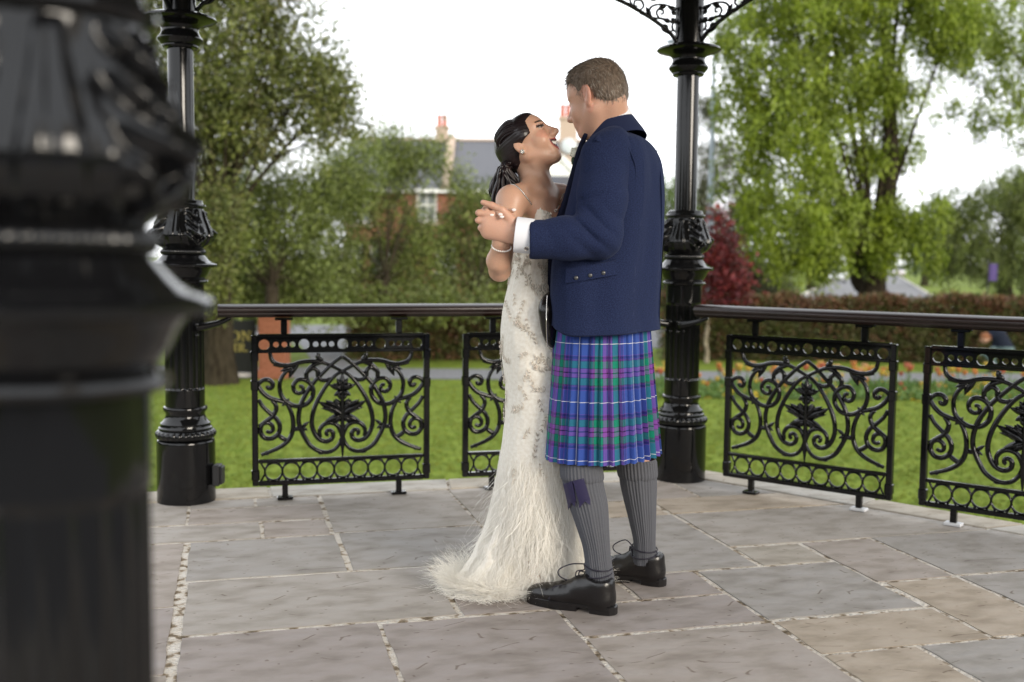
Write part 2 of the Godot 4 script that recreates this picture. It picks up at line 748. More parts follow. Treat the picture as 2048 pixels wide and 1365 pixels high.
func paving() -> void:
	var mortar := paint("mortar", Color(0.60, 0.57, 0.53), 0.95, 0.2)
	mortar.albedo_texture = noise_map(0.02, 5, 21, [[0.0, Color(0.33, 0.30, 0.25)], [0.30, Color(0.66, 0.61, 0.54)], [0.42, Color(0.9, 0.88, 0.85)], [1.0, Color(1, 1, 1)]])
	triplanar(mortar, Vector3.ONE * 1.3)
	mortar.normal_enabled = true
	mortar.normal_texture = noise_map(0.08, 4, 22, [], 512, 6.0)
	# outline of the floor inside the kerb, and of the kerb, in (x, -z)
	var kerb_in := [Vector2(-1.75, 5.26), Vector2(2.42, 5.24), Vector2(3.75, 3.12), Vector2(3.6, 1.2), Vector2(1.9, -0.9), Vector2(-1.6, -0.9), Vector2(-3.0, 2.2)]
	var kerb_out := [Vector2(-1.85, 5.51), Vector2(2.52, 5.47), Vector2(4.05, 3.02), Vector2(3.95, 1.15), Vector2(2.05, -1.2), Vector2(-1.75, -1.2), Vector2(-3.3, 2.25)]
	var inner := PackedVector2Array()
	var outer := PackedVector2Array()
	for p in kerb_in:
		inner.push_back(Vector2(p.x, -p.y))
	for p in kerb_out:
		outer.push_back(Vector2(p.x, -p.y))
	var s := Shape.new()
	plate(s, outer, LAWN - 0.1, -0.0026)
	var bed := structure("paving", s, mortar)
	bed.rotation.y = deg_to_rad(TURN)
	# stone: a few tones of riven sandstone that share their grain
	var grain := noise_map(0.006, 6, 31, [[0.0, Color(0.82, 0.80, 0.78)], [0.35, Color(0.91, 0.90, 0.88)], [0.55, Color(0.96, 0.95, 0.94)], [1.0, Color(1, 1, 1)]], 1024)
	var relief := noise_map(0.012, 5, 32, [], 1024, 5.0)
	var tones := [Color(0.335, 0.312, 0.288), Color(0.328, 0.294, 0.268), Color(0.292, 0.262, 0.248), Color(0.368, 0.316, 0.256), Color(0.300, 0.285, 0.270), Color(0.345, 0.318, 0.278), Color(0.43, 0.41, 0.375), Color(0.42, 0.38, 0.32)]
	var stone := []
	var cracks := FastNoiseLite.new()
	cracks.seed = 77
	cracks.frequency = 0.0045
	cracks.fractal_type = FastNoiseLite.FRACTAL_RIDGED
	cracks.fractal_octaves = 2
	var ct := NoiseTexture2D.new()
	ct.width = 1024
	ct.height = 1024
	ct.seamless = true
	ct.noise = cracks
	var cg := Gradient.new()
	cg.offsets = PackedFloat32Array([0.0, 0.93, 0.965, 1.0])
	cg.colors = PackedColorArray([Color(1, 1, 1), Color(1, 1, 1), Color(0.8, 0.77, 0.74), Color(0.72, 0.68, 0.65)])
	ct.color_ramp = cg
	for k in tones.size():
		for var_ in 2:
			var m := paint("stone_%d_%d" % [k, var_], tones[k], 0.72, 0.35)
			m.albedo_texture = grain
			m.detail_enabled = true
			m.detail_albedo = ct
			m.detail_blend_mode = BaseMaterial3D.BLEND_MODE_MUL
			m.normal_enabled = true
			m.normal_texture = relief
			m.normal_scale = 0.6
			triplanar(m, Vector3(0.7, 1.0, 1.3))
			m.uv1_offset = Vector3(k * 0.37 + var_ * 0.21, 0.0, k * 0.53 + var_ * 0.4)
			stone.push_back(m)
	# slabs: x0, x1, near, far, tone
	var slabs := [[-1.3, -0.19, 3.66, 4.49, 1], [-0.9, -0.19, 3.06, 3.66, 2], [-1.0, -0.18, 2.3, 3.06, 1], [-0.95, -0.2, 4.79, 5.26, 0], [-0.75, 0.115, 4.49, 4.78, 0], [0.115, 0.405, 4.49, 4.77, 1], [-0.2, 0.405, 4.78, 5.07, 1], [-0.2, 0.1, 5.07, 5.26, 0], [0.1, 0.405, 5.07, 5.26, 0], [-0.18, 0.42, 3.94, 4.49, 4], [0.41, 1.055, 4.51, 5.26, 0], [0.425, 1.055, 3.94, 4.51, 4], [-0.17, 0.725, 3.365, 3.94, 0], [0.725, 1.055, 3.35, 3.94, 2], [1.055, 1.36, 3.37, 3.65, 1], [1.36, 1.685, 3.37, 3.65, 2], [1.055, 1.97, 3.65, 4.51, 4], [1.055, 1.52, 4.51, 5.26, 0], [1.52, 1.96, 4.51, 4.81, 3], [1.52, 1.99, 4.81, 5.26, 4], [-0.165, 0.45, 2.6, 3.36, 2], [0.45, 1.05, 2.5, 3.345, 2], [1.05, 1.69, 3.075, 3.37, 2], [1.05, 1.7, 2.45, 3.07, 1], [1.69, 2.295, 3.08, 3.65, 4], [1.7, 2.31, 2.77, 3.075, 3], [1.7, 2.03, 2.2, 2.77, 3], [2.03, 2.66, 2.2, 2.77, 4], [2.31, 2.63, 2.775, 3.365, 3], [2.63, 3.25, 2.775, 3.37, 4], [1.975, 2.285, 3.65, 3.925, 5], [2.29, 2.625, 3.365, 3.925, 1], [2.63, 3.3, 3.38, 3.94, 4], [1.97, 3.3, 3.93, 4.51, 0], [1.965, 2.9, 4.51, 4.81, 3], [1.99, 2.25, 4.81, 5.26, 1], [2.25, 2.9, 4.81, 5.26, 4], [2.66, 3.4, 2.1, 2.77, 3]]
	# courses outside the picture, towards and behind the camera
	var rng := RandomNumberGenerator.new()
	rng.seed = 5
	var row := -0.9
	while row < 2.2:
		var deep := rng.randf_range(0.3, 0.62)
		if row + deep > 1.95:
			deep = 2.2 - row
		var x := -3.1
		while x < 3.7:
			var w := rng.randf_range(0.35, 0.95)
			slabs.push_back([x, x + w, row, row + deep, rng.randi_range(0, 4)])
			x += w
		row += deep
	for c in [[-3.2, -1.3, 3.66, 4.49], [-3.2, -0.9, 3.06, 3.66], [-3.2, -1.0, 2.2, 3.06], [-3.0, -0.95, 4.49, 5.26], [-1.0, 0.45, 2.2, 2.3], [0.45, 1.05, 2.2, 2.5], [1.05, 1.7, 2.2, 2.45], [-0.18, 0.45, 2.3, 2.6], [3.25, 3.8, 2.1, 3.94]]:
		slabs.push_back([c[0], c[1], c[2], c[3], rng.randi_range(0, 4)])
	for d in slabs:
		var gap := rng.randf_range(0.007, 0.011)
		var x0: float = d[0] + gap
		var x1: float = d[1] - gap
		var z0: float = -d[2] - gap
		var z1: float = -d[3] + gap
		var raw := PackedVector2Array()
		var ends := [Vector2(x0, z0), Vector2(x1, z0), Vector2(x1, z1), Vector2(x0, z1)]
		for e in 4:
			var p: Vector2 = ends[e]
			var q: Vector2 = ends[(e + 1) % 4]
			var cuts := maxi(2, int(p.distance_to(q) / 0.07))
			for k in cuts:
				var wob := 0.0 if k == 0 else rng.randf_range(-0.0035, 0.0035)
				raw.push_back(p.lerp(q, float(k) / cuts) + (q - p).normalized().orthogonal() * wob)
		var cut := Geometry2D.intersect_polygons(raw, Geometry2D.offset_polygon(inner, -0.008)[0])
		if cut.is_empty() or cut[0].size() < 3:
			continue
		s = Shape.new()
		plate(s, cut[0], -0.03, rng.randf_range(-0.0008, 0.0012), 0.002)
		part("paving_slab", s, stone[int(d[4]) * 2 + rng.randi_range(0, 1)], bed)
	# kerb stones round the edge
	for e in kerb_in.size():
		var i0: Vector2 = inner[e]
		var i1: Vector2 = inner[(e + 1) % inner.size()]
		var o0: Vector2 = outer[e]
		var o1: Vector2 = outer[(e + 1) % outer.size()]
		var cuts: Array = [0.0, 0.24, 0.463, 0.675, 0.85, 1.0]
		if e == 1:
			cuts = [0.0, 0.13, 0.37, 0.61, 0.82, 1.0]
		for k in cuts.size() - 1:
			var f0: float = cuts[k]
			var f1: float = cuts[k + 1]
			var len_ := i0.distance_to(i1)
			f0 += 0.007 / len_
			f1 -= 0.007 / len_
			s = Shape.new()
			var n := (i1 - i0).orthogonal().normalized() * 0.008
			if n.dot(o0 - i0) < 0:
				n = -n
			plate(s, PackedVector2Array([i0.lerp(i1, f0) + n, i0.lerp(i1, f1) + n, o0.lerp(o1, f1), o0.lerp(o1, f0)]), -0.03, 0.004, 0.004)
			part("kerb_stone", s, stone[(6 + (k + e) % 2) * 2 + k % 2], bed)


# ---------- columns, railings and roof of the bandstand

const COLUMN_AT := [Vector3(-1.563, 0, -5.061), Vector3(0.912, 0, -5.677), Vector3(-0.458, 0, -1.055)]

func bandstand() -> void:
	var names := ["black iron column where the two railings meet, behind the dancing couple", "glossy black iron column with a small black box fixed low on its side", "black iron column with fluted shaft and leafy urn, standing apart from the railings"]
	var proto := column()
	proto.position = COLUMN_AT[1]
	tag(proto, names[0], "column", "iron columns of the bandstand")
	var angles := [[TURN + 180.0, -38.5], [TURN, TURN + 180.0 + 56.0], [60.0, 118.0]]
	for k in [0, 2]:
		var o: Node3D = proto.duplicate()
		o.name = numbered("iron_column")
		add_child(o)
		o.position = COLUMN_AT[k]
		o.rotation.y = 0.4 + k
		tag(o, names[1 if k == 0 else 2], "column", "iron columns of the bandstand")
		for an in angles[1 if k == 0 else 2]:
			bracket(o, deg_to_rad(an) - o.rotation.y)
		if k == 0:
			var bx := Shape.new()
			box(bx, Vector3.ZERO, Vector3(0.035, 0.10, 0.07), Basis.IDENTITY, 0.005)
			box(bx, Vector3(0.024, 0.0, 0.0), Vector3(0.012, 0.085, 0.055), Basis.IDENTITY, 0.004)
			var m := part("socket_box", bx, paint("rubber", Color(0.012, 0.012, 0.013), 0.5), o)
			m.position = Basis(Vector3.UP, -o.rotation.y) * Vector3(0.158, 0.13, 0.03)
			m.rotation.y = -o.rotation.y
	for an in angles[0]:
		bracket(proto, deg_to_rad(an))
	# railings
	var panel := railing_panel()
	var group := "ornamental railing panels"
	var left := Vector3(cos(deg_to_rad(TURN)), 0, -sin(deg_to_rad(TURN)))
	var right := Vector3(cos(deg_to_rad(38.5)), 0, sin(deg_to_rad(38.5)))
	var p1 := Vector3(-0.8255, 0, -5.1575)
	var p3 := Vector3(1.4325, 0, -5.134)
	var spots := [[p1, TURN, "scrolled black iron railing panel beside the column with a small box"], [p1 + left * 1.03, TURN, "black iron railing panel half hidden behind the white wedding dress"], [p3, -38.5, "scrolled black iron railing panel beside the column behind the groom"], [p3 + right * 0.985, -38.5, "black iron railing panel with one pale foot, second from the column behind the groom"]]
	for k in 4:
		var o: Node3D = panel if k == 0 else panel.duplicate()
		if k > 0:
			o.name = numbered("railing_panel")
			add_child(o)
		o.position = spots[k][0]
		o.rotation.y = deg_to_rad(spots[k][1])
		tag(o, spots[k][2], "railing", group)
	for k in 2:
		var o := get_node("railing_panel_%03d" % (k + 2))
		var n := 0
		for c in o.get_children():
			if String(c.name).begins_with("foot"):
				n += 1
				if (k == 0 and n == 2) or k == 1:
					(c as MeshInstance3D).material_override = mats["bare_metal"]
	handrail(Vector3(-1.563, 0, -5.0) , left, 0.17, 2.38, TURN, "long dark red wooden handrail behind the bride", 0.0)
	handrail(p3 - right * 0.605, right, 0.0, 2.1, -38.5, "dark red wooden handrail running from the column behind the groom", 0.0)
	roof()


func column() -> Node3D:
	var o := thing("iron_column", "", "column")
	var iron: Material = mats["iron"]
	var s := Shape.new()
	lathe(s, [Vector2(0.137, -0.002), Vector2(0.137, 0.283), Vector2(0.132, 0.295), Vector2(0.118, 0.30), Vector2(0.10, 0.30)], 64)
	part("base_drum", s, iron, o)
	s = Shape.new()
	lathe(s, [Vector2(0.12, 0.30), Vector2(0.132, 0.304), Vector2(0.141, 0.315), Vector2(0.143, 0.326), Vector2(0.138, 0.338), Vector2(0.126, 0.346), Vector2(0.11, 0.348)], 192, func(a: float, h: float, _r: float) -> float: return -0.011 * pow(absf(cos(a * 14.0 + (h - 0.325) * 18.0)), 6.0) * clampf(1.0 - absf(h - 0.325) / 0.024, 0.0, 1.0))
	part("gadroon_ring", s, iron, o)
	s = Shape.new()
	lathe(s, [Vector2(0.121, 0.346), Vector2(0.125, 0.350), Vector2(0.125, 0.356), Vector2(0.118, 0.362), Vector2(0.116, 0.371), Vector2(0.116, 0.377), Vector2(0.104, 0.388), Vector2(0.095, 0.402), Vector2(0.091, 0.418), Vector2(0.094, 0.430), Vector2(0.102, 0.438), Vector2(0.1035, 0.447), Vector2(0.100, 0.455), Vector2(0.091, 0.458), Vector2(0.088, 0.459)], 64)
	part("plinth_moulding", s, iron, o)
	s = Shape.new()
	var prof := [Vector2(0.092, 0.456), Vector2(0.092, 0.538)]
	for k in 8:
		prof.push_back(Vector2(0.0919, 0.538 + 0.012 * (k + 1) / 8.0))
	prof.push_back(Vector2(0.0919, 0.7))
	for k in 8:
		prof.push_back(Vector2(0.0919, 0.93 + 0.016 * k / 8.0))
	prof.push_back(Vector2(0.0935, 0.95))
	prof.push_back(Vector2(0.0935, 1.052))
	lathe(s, prof, 200, func(a: float, h: float, _r: float) -> float:
		var ends := clampf(minf(h - 0.539, 0.945 - h) / 0.01, 0.0, 1.0)
		return -0.0065 * sqrt(ends) * pow(absf(sin(a * 10.0)), 0.7) if ends > 0.0 else 0.0)
	part("fluted_shaft", s, iron, o)
	s = Shape.new()
	lathe(s, [Vector2(0.09, 1.042), Vector2(0.110, 1.045), Vector2(0.115, 1.053), Vector2(0.112, 1.060), Vector2(0.1, 1.064), Vector2(0.104, 1.072), Vector2(0.115, 1.088), Vector2(0.121, 1.102), Vector2(0.126, 1.110), Vector2(0.133, 1.118), Vector2(0.154, 1.121), Vector2(0.157, 1.127), Vector2(0.157, 1.133), Vector2(0.152, 1.138), Vector2(0.137, 1.143), Vector2(0.121, 1.152), Vector2(0.108, 1.165), Vector2(0.099, 1.176), Vector2(0.09, 1.178)], 72)
	part("flange", s, iron, o)
	s = Shape.new()
	lathe(s, [Vector2(0.09, 1.176), Vector2(0.099, 1.18), Vector2(0.104, 1.187), Vector2(0.104, 1.196), Vector2(0.099, 1.203), Vector2(0.09, 1.207)], 240, func(a: float, h: float, _r: float) -> float: return -0.006 * pow(absf(cos(a * 22.0)), 4.0) * clampf(1.2 - absf(h - 1.192) / 0.011, 0.0, 1.0))
	part("bead_ring", s, iron, o)
	# the urn with its acanthus relief
	s = Shape.new()
	var urn := []
	var knots := [Vector2(0.088, 1.204), Vector2(0.1, 1.214), Vector2(0.118, 1.232), Vector2(0.128, 1.252), Vector2(0.131, 1.270), Vector2(0.127, 1.292), Vector2(0.117, 1.318), Vector2(0.106, 1.345), Vector2(0.098, 1.372), Vector2(0.095, 1.392), Vector2(0.096, 1.402)]
	for k in knots.size() - 1:
		for j in 6:
			urn.push_back(knots[k].cubic_interpolate(knots[k + 1], knots[maxi(k - 1, 0)], knots[mini(k + 2, knots.size() - 1)], j / 6.0))
	urn.push_back(knots[-1])
	var rough := FastNoiseLite.new()
	rough.seed = 4
	rough.frequency = 26.0
	lathe(s, urn, 240, func(a: float, h: float, r: float) -> float:
		var f := clampf((h - 1.21) / 0.185, 0.0, 1.0)
		var w := fposmod(a / TAU * 8.0, 1.0) * 2.0 - 1.0
		var odd := int(floor(a / TAU * 8.0)) % 2 == 1
		var ease := smoothstep(0.0, 0.1, f) * smoothstep(1.0, 0.9, f)
		if odd:
			var edge := 0.75 - 0.4 * f
			return ease * (0.010 * smoothstep(edge, edge - 0.18, absf(w)) - 0.004 * smoothstep(0.12, 0.0, absf(w)))
		var lobes := sin(f * 26.0 - absf(w) * 7.0)
		var body := smoothstep(1.0, 0.55, absf(w)) * (0.011 + 0.012 * lobes) + 0.006 * smoothstep(0.16, 0.02, absf(w))
		var curl := 0.020 * exp(-pow((f - 0.36) / 0.12, 2.0)) * smoothstep(0.8, 0.3, absf(w))
		return ease * (body + curl + 0.006 * rough.get_noise_3d(cos(a) * r * 1.3, h * 1.2, sin(a) * r * 1.3)))
	part("acanthus_urn", s, iron, o)
	s = Shape.new()
	lathe(s, [Vector2(0.09, 1.398), Vector2(0.104, 1.400), Vector2(0.108, 1.407), Vector2(0.106, 1.414), Vector2(0.097, 1.418), Vector2(0.094, 1.424), Vector2(0.091, 1.434), Vector2(0.08, 1.438), Vector2(0.055, 1.439)], 64)
	part("urn_collar", s, iron, o)
	s = Shape.new()
	lathe(s, [Vector2(0.0585, 1.43), Vector2(0.0585, 1.9), Vector2(0.0575, 2.17)], 48)
	part("upper_shaft", s, iron, o)
	s = Shape.new()
	lathe(s, [Vector2(0.056, 2.134), Vector2(0.078, 2.137), Vector2(0.083, 2.145), Vector2(0.081, 2.152), Vector2(0.088, 2.155), Vector2(0.094, 2.163), Vector2(0.101, 2.171), Vector2(0.104, 2.179), Vector2(0.101, 2.187), Vector2(0.092, 2.199), Vector2(0.085, 2.213), Vector2(0.085, 2.225), Vector2(0.091, 2.237), Vector2(0.105, 2.245), Vector2(0.135, 2.254), Vector2(0.158, 2.261), Vector2(0.168, 2.269), Vector2(0.163, 2.279), Vector2(0.14, 2.289), Vector2(0.105, 2.297), Vector2(0.07, 2.299)], 72)
	part("capital", s, iron, o)
	s = Shape.new()
	lathe(s, [Vector2(0.074, 2.294), Vector2(0.074, 3.05)], 48)
	part("upper_pier", s, iron, o)
	return o


# a pierced spandrel that springs from the capital towards the next column; x runs away from the column
func bracket(col: Node3D, turn: float) -> void:
	var iron: Material = mats["iron"]
	var f := Transform3D(Basis(Vector3.UP, turn), Vector3.ZERO)
	var s := Shape.new()
	var rib := [Vector3(0.066, 2.300, 0), Vector3(0.10, 2.346, 0), Vector3(0.15, 2.383, 0), Vector3(0.204, 2.416, 0), Vector3(0.28, 2.454, 0), Vector3(0.357, 2.488, 0), Vector3(0.478, 2.528, 0), Vector3(0.7, 2.585, 0), Vector3(0.95, 2.63, 0), Vector3(1.25, 2.66, 0)]
	tube(s, curve(rib, 6), 0.011, 6, Vector3(0, 0, 1), 1.5)
	var b := part("bracket", s, iron, col, f)
	s = Shape.new()
	box(s, Vector3(0.66, 2.86, 0), Vector3(1.2, 0.04, 0.03))
	part("top_bar", s, iron, b)
	var lines := [
		[[0.075, 2.43], [0.10, 2.436], [0.14, 2.45], [0.19, 2.452], [0.24, 2.47]],
		[[0.078, 2.385], [0.09, 2.40], [0.092, 2.42], [0.083, 2.432]],
		[[0.115, 2.378], [0.135, 2.393], [0.138, 2.412], [0.122, 2.418], [0.112, 2.407], [0.118, 2.398]],
		[[0.09, 2.395], [0.105, 2.378], [0.12, 2.382]],
		[[0.15, 2.45], [0.165, 2.475], [0.155, 2.497], [0.135, 2.492], [0.136, 2.475], [0.148, 2.474]],
		[[0.18, 2.452], [0.20, 2.475], [0.19, 2.505], [0.16, 2.52], [0.12, 2.52], [0.075, 2.505]],
		[[0.25, 2.478], [0.225, 2.505], [0.235, 2.535], [0.262, 2.535], [0.265, 2.51], [0.25, 2.507]],
		[[0.26, 2.49], [0.285, 2.53], [0.28, 2.57], [0.24, 2.60], [0.19, 2.60], [0.16, 2.57], [0.175, 2.54], [0.2, 2.545]],
		[[0.36, 2.532], [0.33, 2.57], [0.345, 2.605], [0.375, 2.602], [0.375, 2.575], [0.36, 2.573]],
		[[0.075, 2.58], [0.11, 2.565], [0.15, 2.58], [0.17, 2.62], [0.15, 2.66], [0.1, 2.665], [0.075, 2.65]],
		[[0.42, 2.556], [0.43, 2.60], [0.40, 2.64], [0.34, 2.65], [0.29, 2.63], [0.28, 2.6]],
		[[0.5, 2.585], [0.52, 2.64], [0.48, 2.69], [0.41, 2.70], [0.37, 2.67], [0.39, 2.64], [0.42, 2.65]],
		[[0.62, 2.62], [0.65, 2.68], [0.61, 2.74], [0.53, 2.75], [0.49, 2.72], [0.52, 2.69]],
		[[0.09, 2.84], [0.14, 2.76], [0.24, 2.73], [0.33, 2.76], [0.33, 2.80], [0.29, 2.80]],
		[[0.8, 2.66], [0.8, 2.75], [0.74, 2.80], [0.66, 2.79], [0.65, 2.75], [0.69, 2.74]],
	]
	for l in lines:
		var pts := []
		for p in l:
			pts.push_back(Vector3(0.07 + (p[0] - 0.07) * 1.22, p[1] - 0.025 - 0.02 * (p[0] - 0.07), 0))
		s = Shape.new()
		tube(s, curve(pts, 5), [0.0045, 0.0065, 0.007, 0.0055, 0.004], 5, Vector3(0, 0, 1), 1.3)
		part("scroll", s, iron, b)
	for l in [[0.075, 2.435, 0.03, 0.02], [0.1, 2.437, 0.045, 0.008], [0.3, 2.535, 0.03, 0.05], [0.12, 2.52, 0.045, -0.02], [0.22, 2.60, 0.05, 0.03], [0.075, 2.5, 0.05, 0.01], [0.19, 2.455, 0.03, 0.05], [0.08, 2.47, 0.02, 0.03], [0.4, 2.6, 0.04, 0.05]]:
		s = Shape.new()
		leaf(s, Vector3(0.07 + (l[0] - 0.07) * 1.22, l[1] - 0.025, 0), Vector3(0.07 + (l[0] - 0.07) * 1.22 + l[2], l[1] - 0.025 + l[3], 0), Vector3(0, 0, 1), 0.014, 0.006)
		part("leaf", s, iron, b)


func pierced(s: Shape, x0: float, x1: float, y0: float, y1: float, mid: Vector2, r: float, thick: float) -> void:
	var angles := []
	for k in 28:
		angles.push_back(TAU * k / 28)
	for q in [Vector2(x0, y0), Vector2(x1, y0), Vector2(x1, y1), Vector2(x0, y1)]:
		angles.push_back(fposmod((q - mid).angle(), TAU))
	angles.sort()
	var n := angles.size()
	for k in n:
		var pts := []
		for a in [angles[k], angles[(k + 1) % n]]:
			var d := Vector2(cos(a), sin(a))
			var f := 1e9
			if absf(d.x) > 1e-6:
				f = minf(f, ((x1 if d.x > 0 else x0) - mid.x) / d.x)
			if absf(d.y) > 1e-6:
				f = minf(f, ((y1 if d.y > 0 else y0) - mid.y) / d.y)
			pts.push_back(mid + d * r)
			pts.push_back(mid + d * f)
		var h := thick * 0.5
		var q := func(p: Vector2, z: float) -> Vector3: return Vector3(p.x, p.y, z)
		s.face(q.call(pts[0], h), q.call(pts[1], h), q.call(pts[3], h), q.call(pts[2], h))
		s.face(q.call(pts[0], -h), q.call(pts[2], -h), q.call(pts[3], -h), q.call(pts[1], -h))
		s.face(q.call(pts[0], -h), q.call(pts[0], h), q.call(pts[2], h), q.call(pts[2], -h))


func annulus(s: Shape, mid: Vector2, r0: float, r1: float, thick: float, sides := 28) -> void:
	var rad := (r1 - r0) * 0.5
	var k0 := s.v.size()
	for k in sides:
		var a := TAU * k / sides
		var d := Vector3(cos(a), sin(a), 0)
		for j in 6:
			var b := TAU * j / 6
			s.add(Vector3(mid.x, mid.y, 0) + d * ((r0 + r1) * 0.5 + cos(b) * rad) + Vector3(0, 0, sin(b) * thick * 0.5))
	for k in sides:
		for j in 6:
			s.quad(k0 + k * 6 + j, k0 + ((k + 1) % sides) * 6 + j, k0 + ((k + 1) % sides) * 6 + (j + 1) % 6, k0 + k * 6 + (j + 1) % 6)


# ornament drawn in units of 0.75 mm on the first panel, turned into the panel's own axes
func orn(x: float, y: float, flip: bool, z := 0.0) -> Vector3:
	var top := 239.0 - 0.014 * (x - 80.0)
	var low := 1206.0 - 0.04 * (x - 105.0)
	var f := (y - top) / (low - top)
	var px := (x - 657.0) * 0.00075
	return Vector3(-px if flip else px, 0.80 - f * 0.727, z)


func railing_panel() -> Node3D:
	var o := thing("railing_panel", "", "railing")
	var iron: Material = mats["iron"]
	var z := Vector3(0, 0, 1)
	var s := Shape.new()
	for sg in [-1.0, 1.0]:
		s = Shape.new()
		box(s, Vector3(sg * 0.416, 0.4365, 0), Vector3(0.029, 0.727, 0.03), Basis.IDENTITY, 0.004)
		var st := part("stile", s, iron, o)
		for y in [0.125, 0.56, 0.70]:
			s = Shape.new()
			box(s, Vector3(sg * 0.4155, y, 0), Vector3(0.038, 0.055, 0.037), Basis.IDENTITY, 0.007)
			part("boss", s, iron, st)
	# pierced upper band
	s = Shape.new()
	var xs := [163, 237, 290, 340, 413, 487, 538, 588, 660, 735, 785, 833, 905, 977, 1025, 1074, 1145]
	for k in xs.size():
		var x0: float = 118 if k == 0 else (xs[k - 1] + xs[k]) * 0.5 + (7.0 if (k - 1) % 4 == 0 else (-7.0 if k % 4 == 0 else 0.0))
		var x1: float = 1196 if k == xs.size() - 1 else (xs[k + 1] + xs[k]) * 0.5 + (7.0 if k % 4 == 0 else (-7.0 if (k + 1) % 4 == 0 else 0.0))
		pierced(s, (x0 - 657) * 0.00075, (x1 - 657) * 0.00075, 0.716, 0.796, Vector2((xs[k] - 657) * 0.00075, 0.754), (0.0255 if k % 4 == 0 else 0.0135), 0.012)
	part("pierced_band", s, iron, o)
	for b in [[0.797, 0.016, 0.034], [0.784, 0.008, 0.022], [0.722, 0.016, 0.026], [0.191, 0.016, 0.028], [0.084, 0.022, 0.030]]:
		s = Shape.new()
		box(s, Vector3(0, b[0], 0), Vector3(0.802, b[1], b[2]), Basis.IDENTITY, 0.003)
		part("rail", s, iron, o)
	for k in 9:
		s = Shape.new()
		annulus(s, Vector2((222.0 + 110.3 * k - 657.0) * 0.00075 - 0.004, 0.139), 0.036, 0.0455, 0.018)
		part("ring", s, iron, o)
	for k in 10:
		s = Shape.new()
		var x := (167.0 + 110.3 * k - 657.0) * 0.00075 - 0.004
		tube(s, PackedVector3Array([Vector3(x - 0.018, 0.182, 0), Vector3(x, 0.150, 0), Vector3(x, 0.128, 0), Vector3(x - 0.018, 0.094, 0)]), 0.005, 5, z)
		tube(s, PackedVector3Array([Vector3(x + 0.018, 0.182, 0), Vector3(x, 0.150, 0), Vector3(x, 0.128, 0), Vector3(x + 0.018, 0.094, 0)]), 0.005, 5, z)
		part("ring_link", s, iron, o)
	# scrollwork, drawn for one half and mirrored; the last number is the tube's radius in millimetres
	var lines := [
		[[200, 352], [206, 385], [225, 412], [262, 428], [305, 432], [350, 424], [385, 412], [430, 404], [490, 403], [545, 414], [600, 437], [657, 466]],
		[[657, 372], [600, 412], [540, 470], [480, 532], [430, 602], [395, 672], [378, 742], [378, 802], [395, 852], [420, 902], [450, 947], [500, 980], [555, 990], [605, 972], [638, 932], [652, 890]],
		[[657, 466], [610, 494], [560, 552], [510, 632], [475, 712], [460, 790], [470, 850], [503, 902], [550, 920], [588, 903], [597, 872], [582, 849], [558, 852], [553, 872], [566, 880]],
		[[655, 905], [648, 862], [622, 815], [578, 798], [535, 812], [510, 850], [515, 893]],
		[[330, 455], [295, 475], [266, 522], [258, 575], [272, 632], [312, 672], [362, 692], [420, 682], [460, 642], [470, 592], [450, 545], [410, 520], [370, 525], [345, 560], [352, 596], [382, 610], [406, 594], [400, 566], [380, 566]],
		[[520, 412], [470, 430], [433, 468], [428, 508], [448, 540]],
		[[440, 470], [470, 447], [498, 465], [502, 500], [522, 522], [556, 524], [576, 512]],
		[[124, 552], [155, 526], [190, 524], [214, 548], [208, 574], [186, 576], [180, 560]],
		[[124, 560], [148, 600], [190, 636], [245, 655], [298, 668]],
		[[298, 668], [326, 722], [341, 782], [340, 842], [325, 890], [298, 926], [258, 956], [208, 980], [140, 1006]],
		[[128, 650], [150, 692], [190, 732], [235, 772], [258, 822], [246, 872], [205, 900], [160, 895], [136, 856], [146, 812], [180, 797], [208, 815], [214, 845], [194, 860], [172, 852]],
		[[128, 822], [170, 790], [214, 756], [236, 712], [230, 680], [208, 656]],
		[[250, 880], [276, 900], [304, 912]],
		[[342, 838], [370, 838], [398, 826]],
		[[505, 352], [502, 378], [520, 388], [524, 408]],
	]
	for flip in [false, true]:
		for l in lines:
			var pts := []
			for p in l:
				pts.push_back(orn(p[0], p[1], flip))
			s = Shape.new()
			tube(s, curve(pts, 4), [0.0095, 0.0117, 0.012, 0.0112, 0.0088], 6, z, 1.05)
			part("scroll", s, iron, o)
		# drooping acanthus leaves and buds
		for l in [[330, 430, 215, 432, 16], [330, 440, 262, 470, 14], [345, 440, 318, 512, 16], [380, 412, 330, 500, 12], [420, 405, 375, 420, 10], [398, 826, 445, 790, 13], [398, 826, 408, 905, 15], [398, 826, 435, 850, 11], [298, 668, 270, 692, 11], [298, 668, 318, 640, 11], [425, 915, 440, 938, 14], [560, 520, 585, 505, 9], [160, 1000, 200, 985, 16], [545, 990, 500, 1000, 12]]:
			s = Shape.new()
			leaf(s, orn(l[0], l[1], flip), orn(l[2], l[3], flip), z, l[4] * 0.00075, 0.009)
			part("leaf", s, iron, o)
		# the central flower's side leaves
		for l in [[655, 580, 570, 555, 20], [655, 575, 600, 545, 18], [655, 595, 602, 625, 20], [650, 560, 622, 512, 18], [655, 740, 500, 662, 27], [620, 715, 520, 705, 16], [620, 690, 545, 655, 16], [650, 720, 600, 650, 26], [655, 745, 535, 800, 24], [655, 755, 590, 800, 22], [640, 690, 612, 642, 20], [655, 650, 625, 605, 15]]:
			s = Shape.new()
			leaf(s, orn(l[0], l[1], flip), orn(l[2], l[3], flip), z, l[4] * 0.00075, 0.011)
			part("leaf", s, iron, o)
	s = Shape.new()
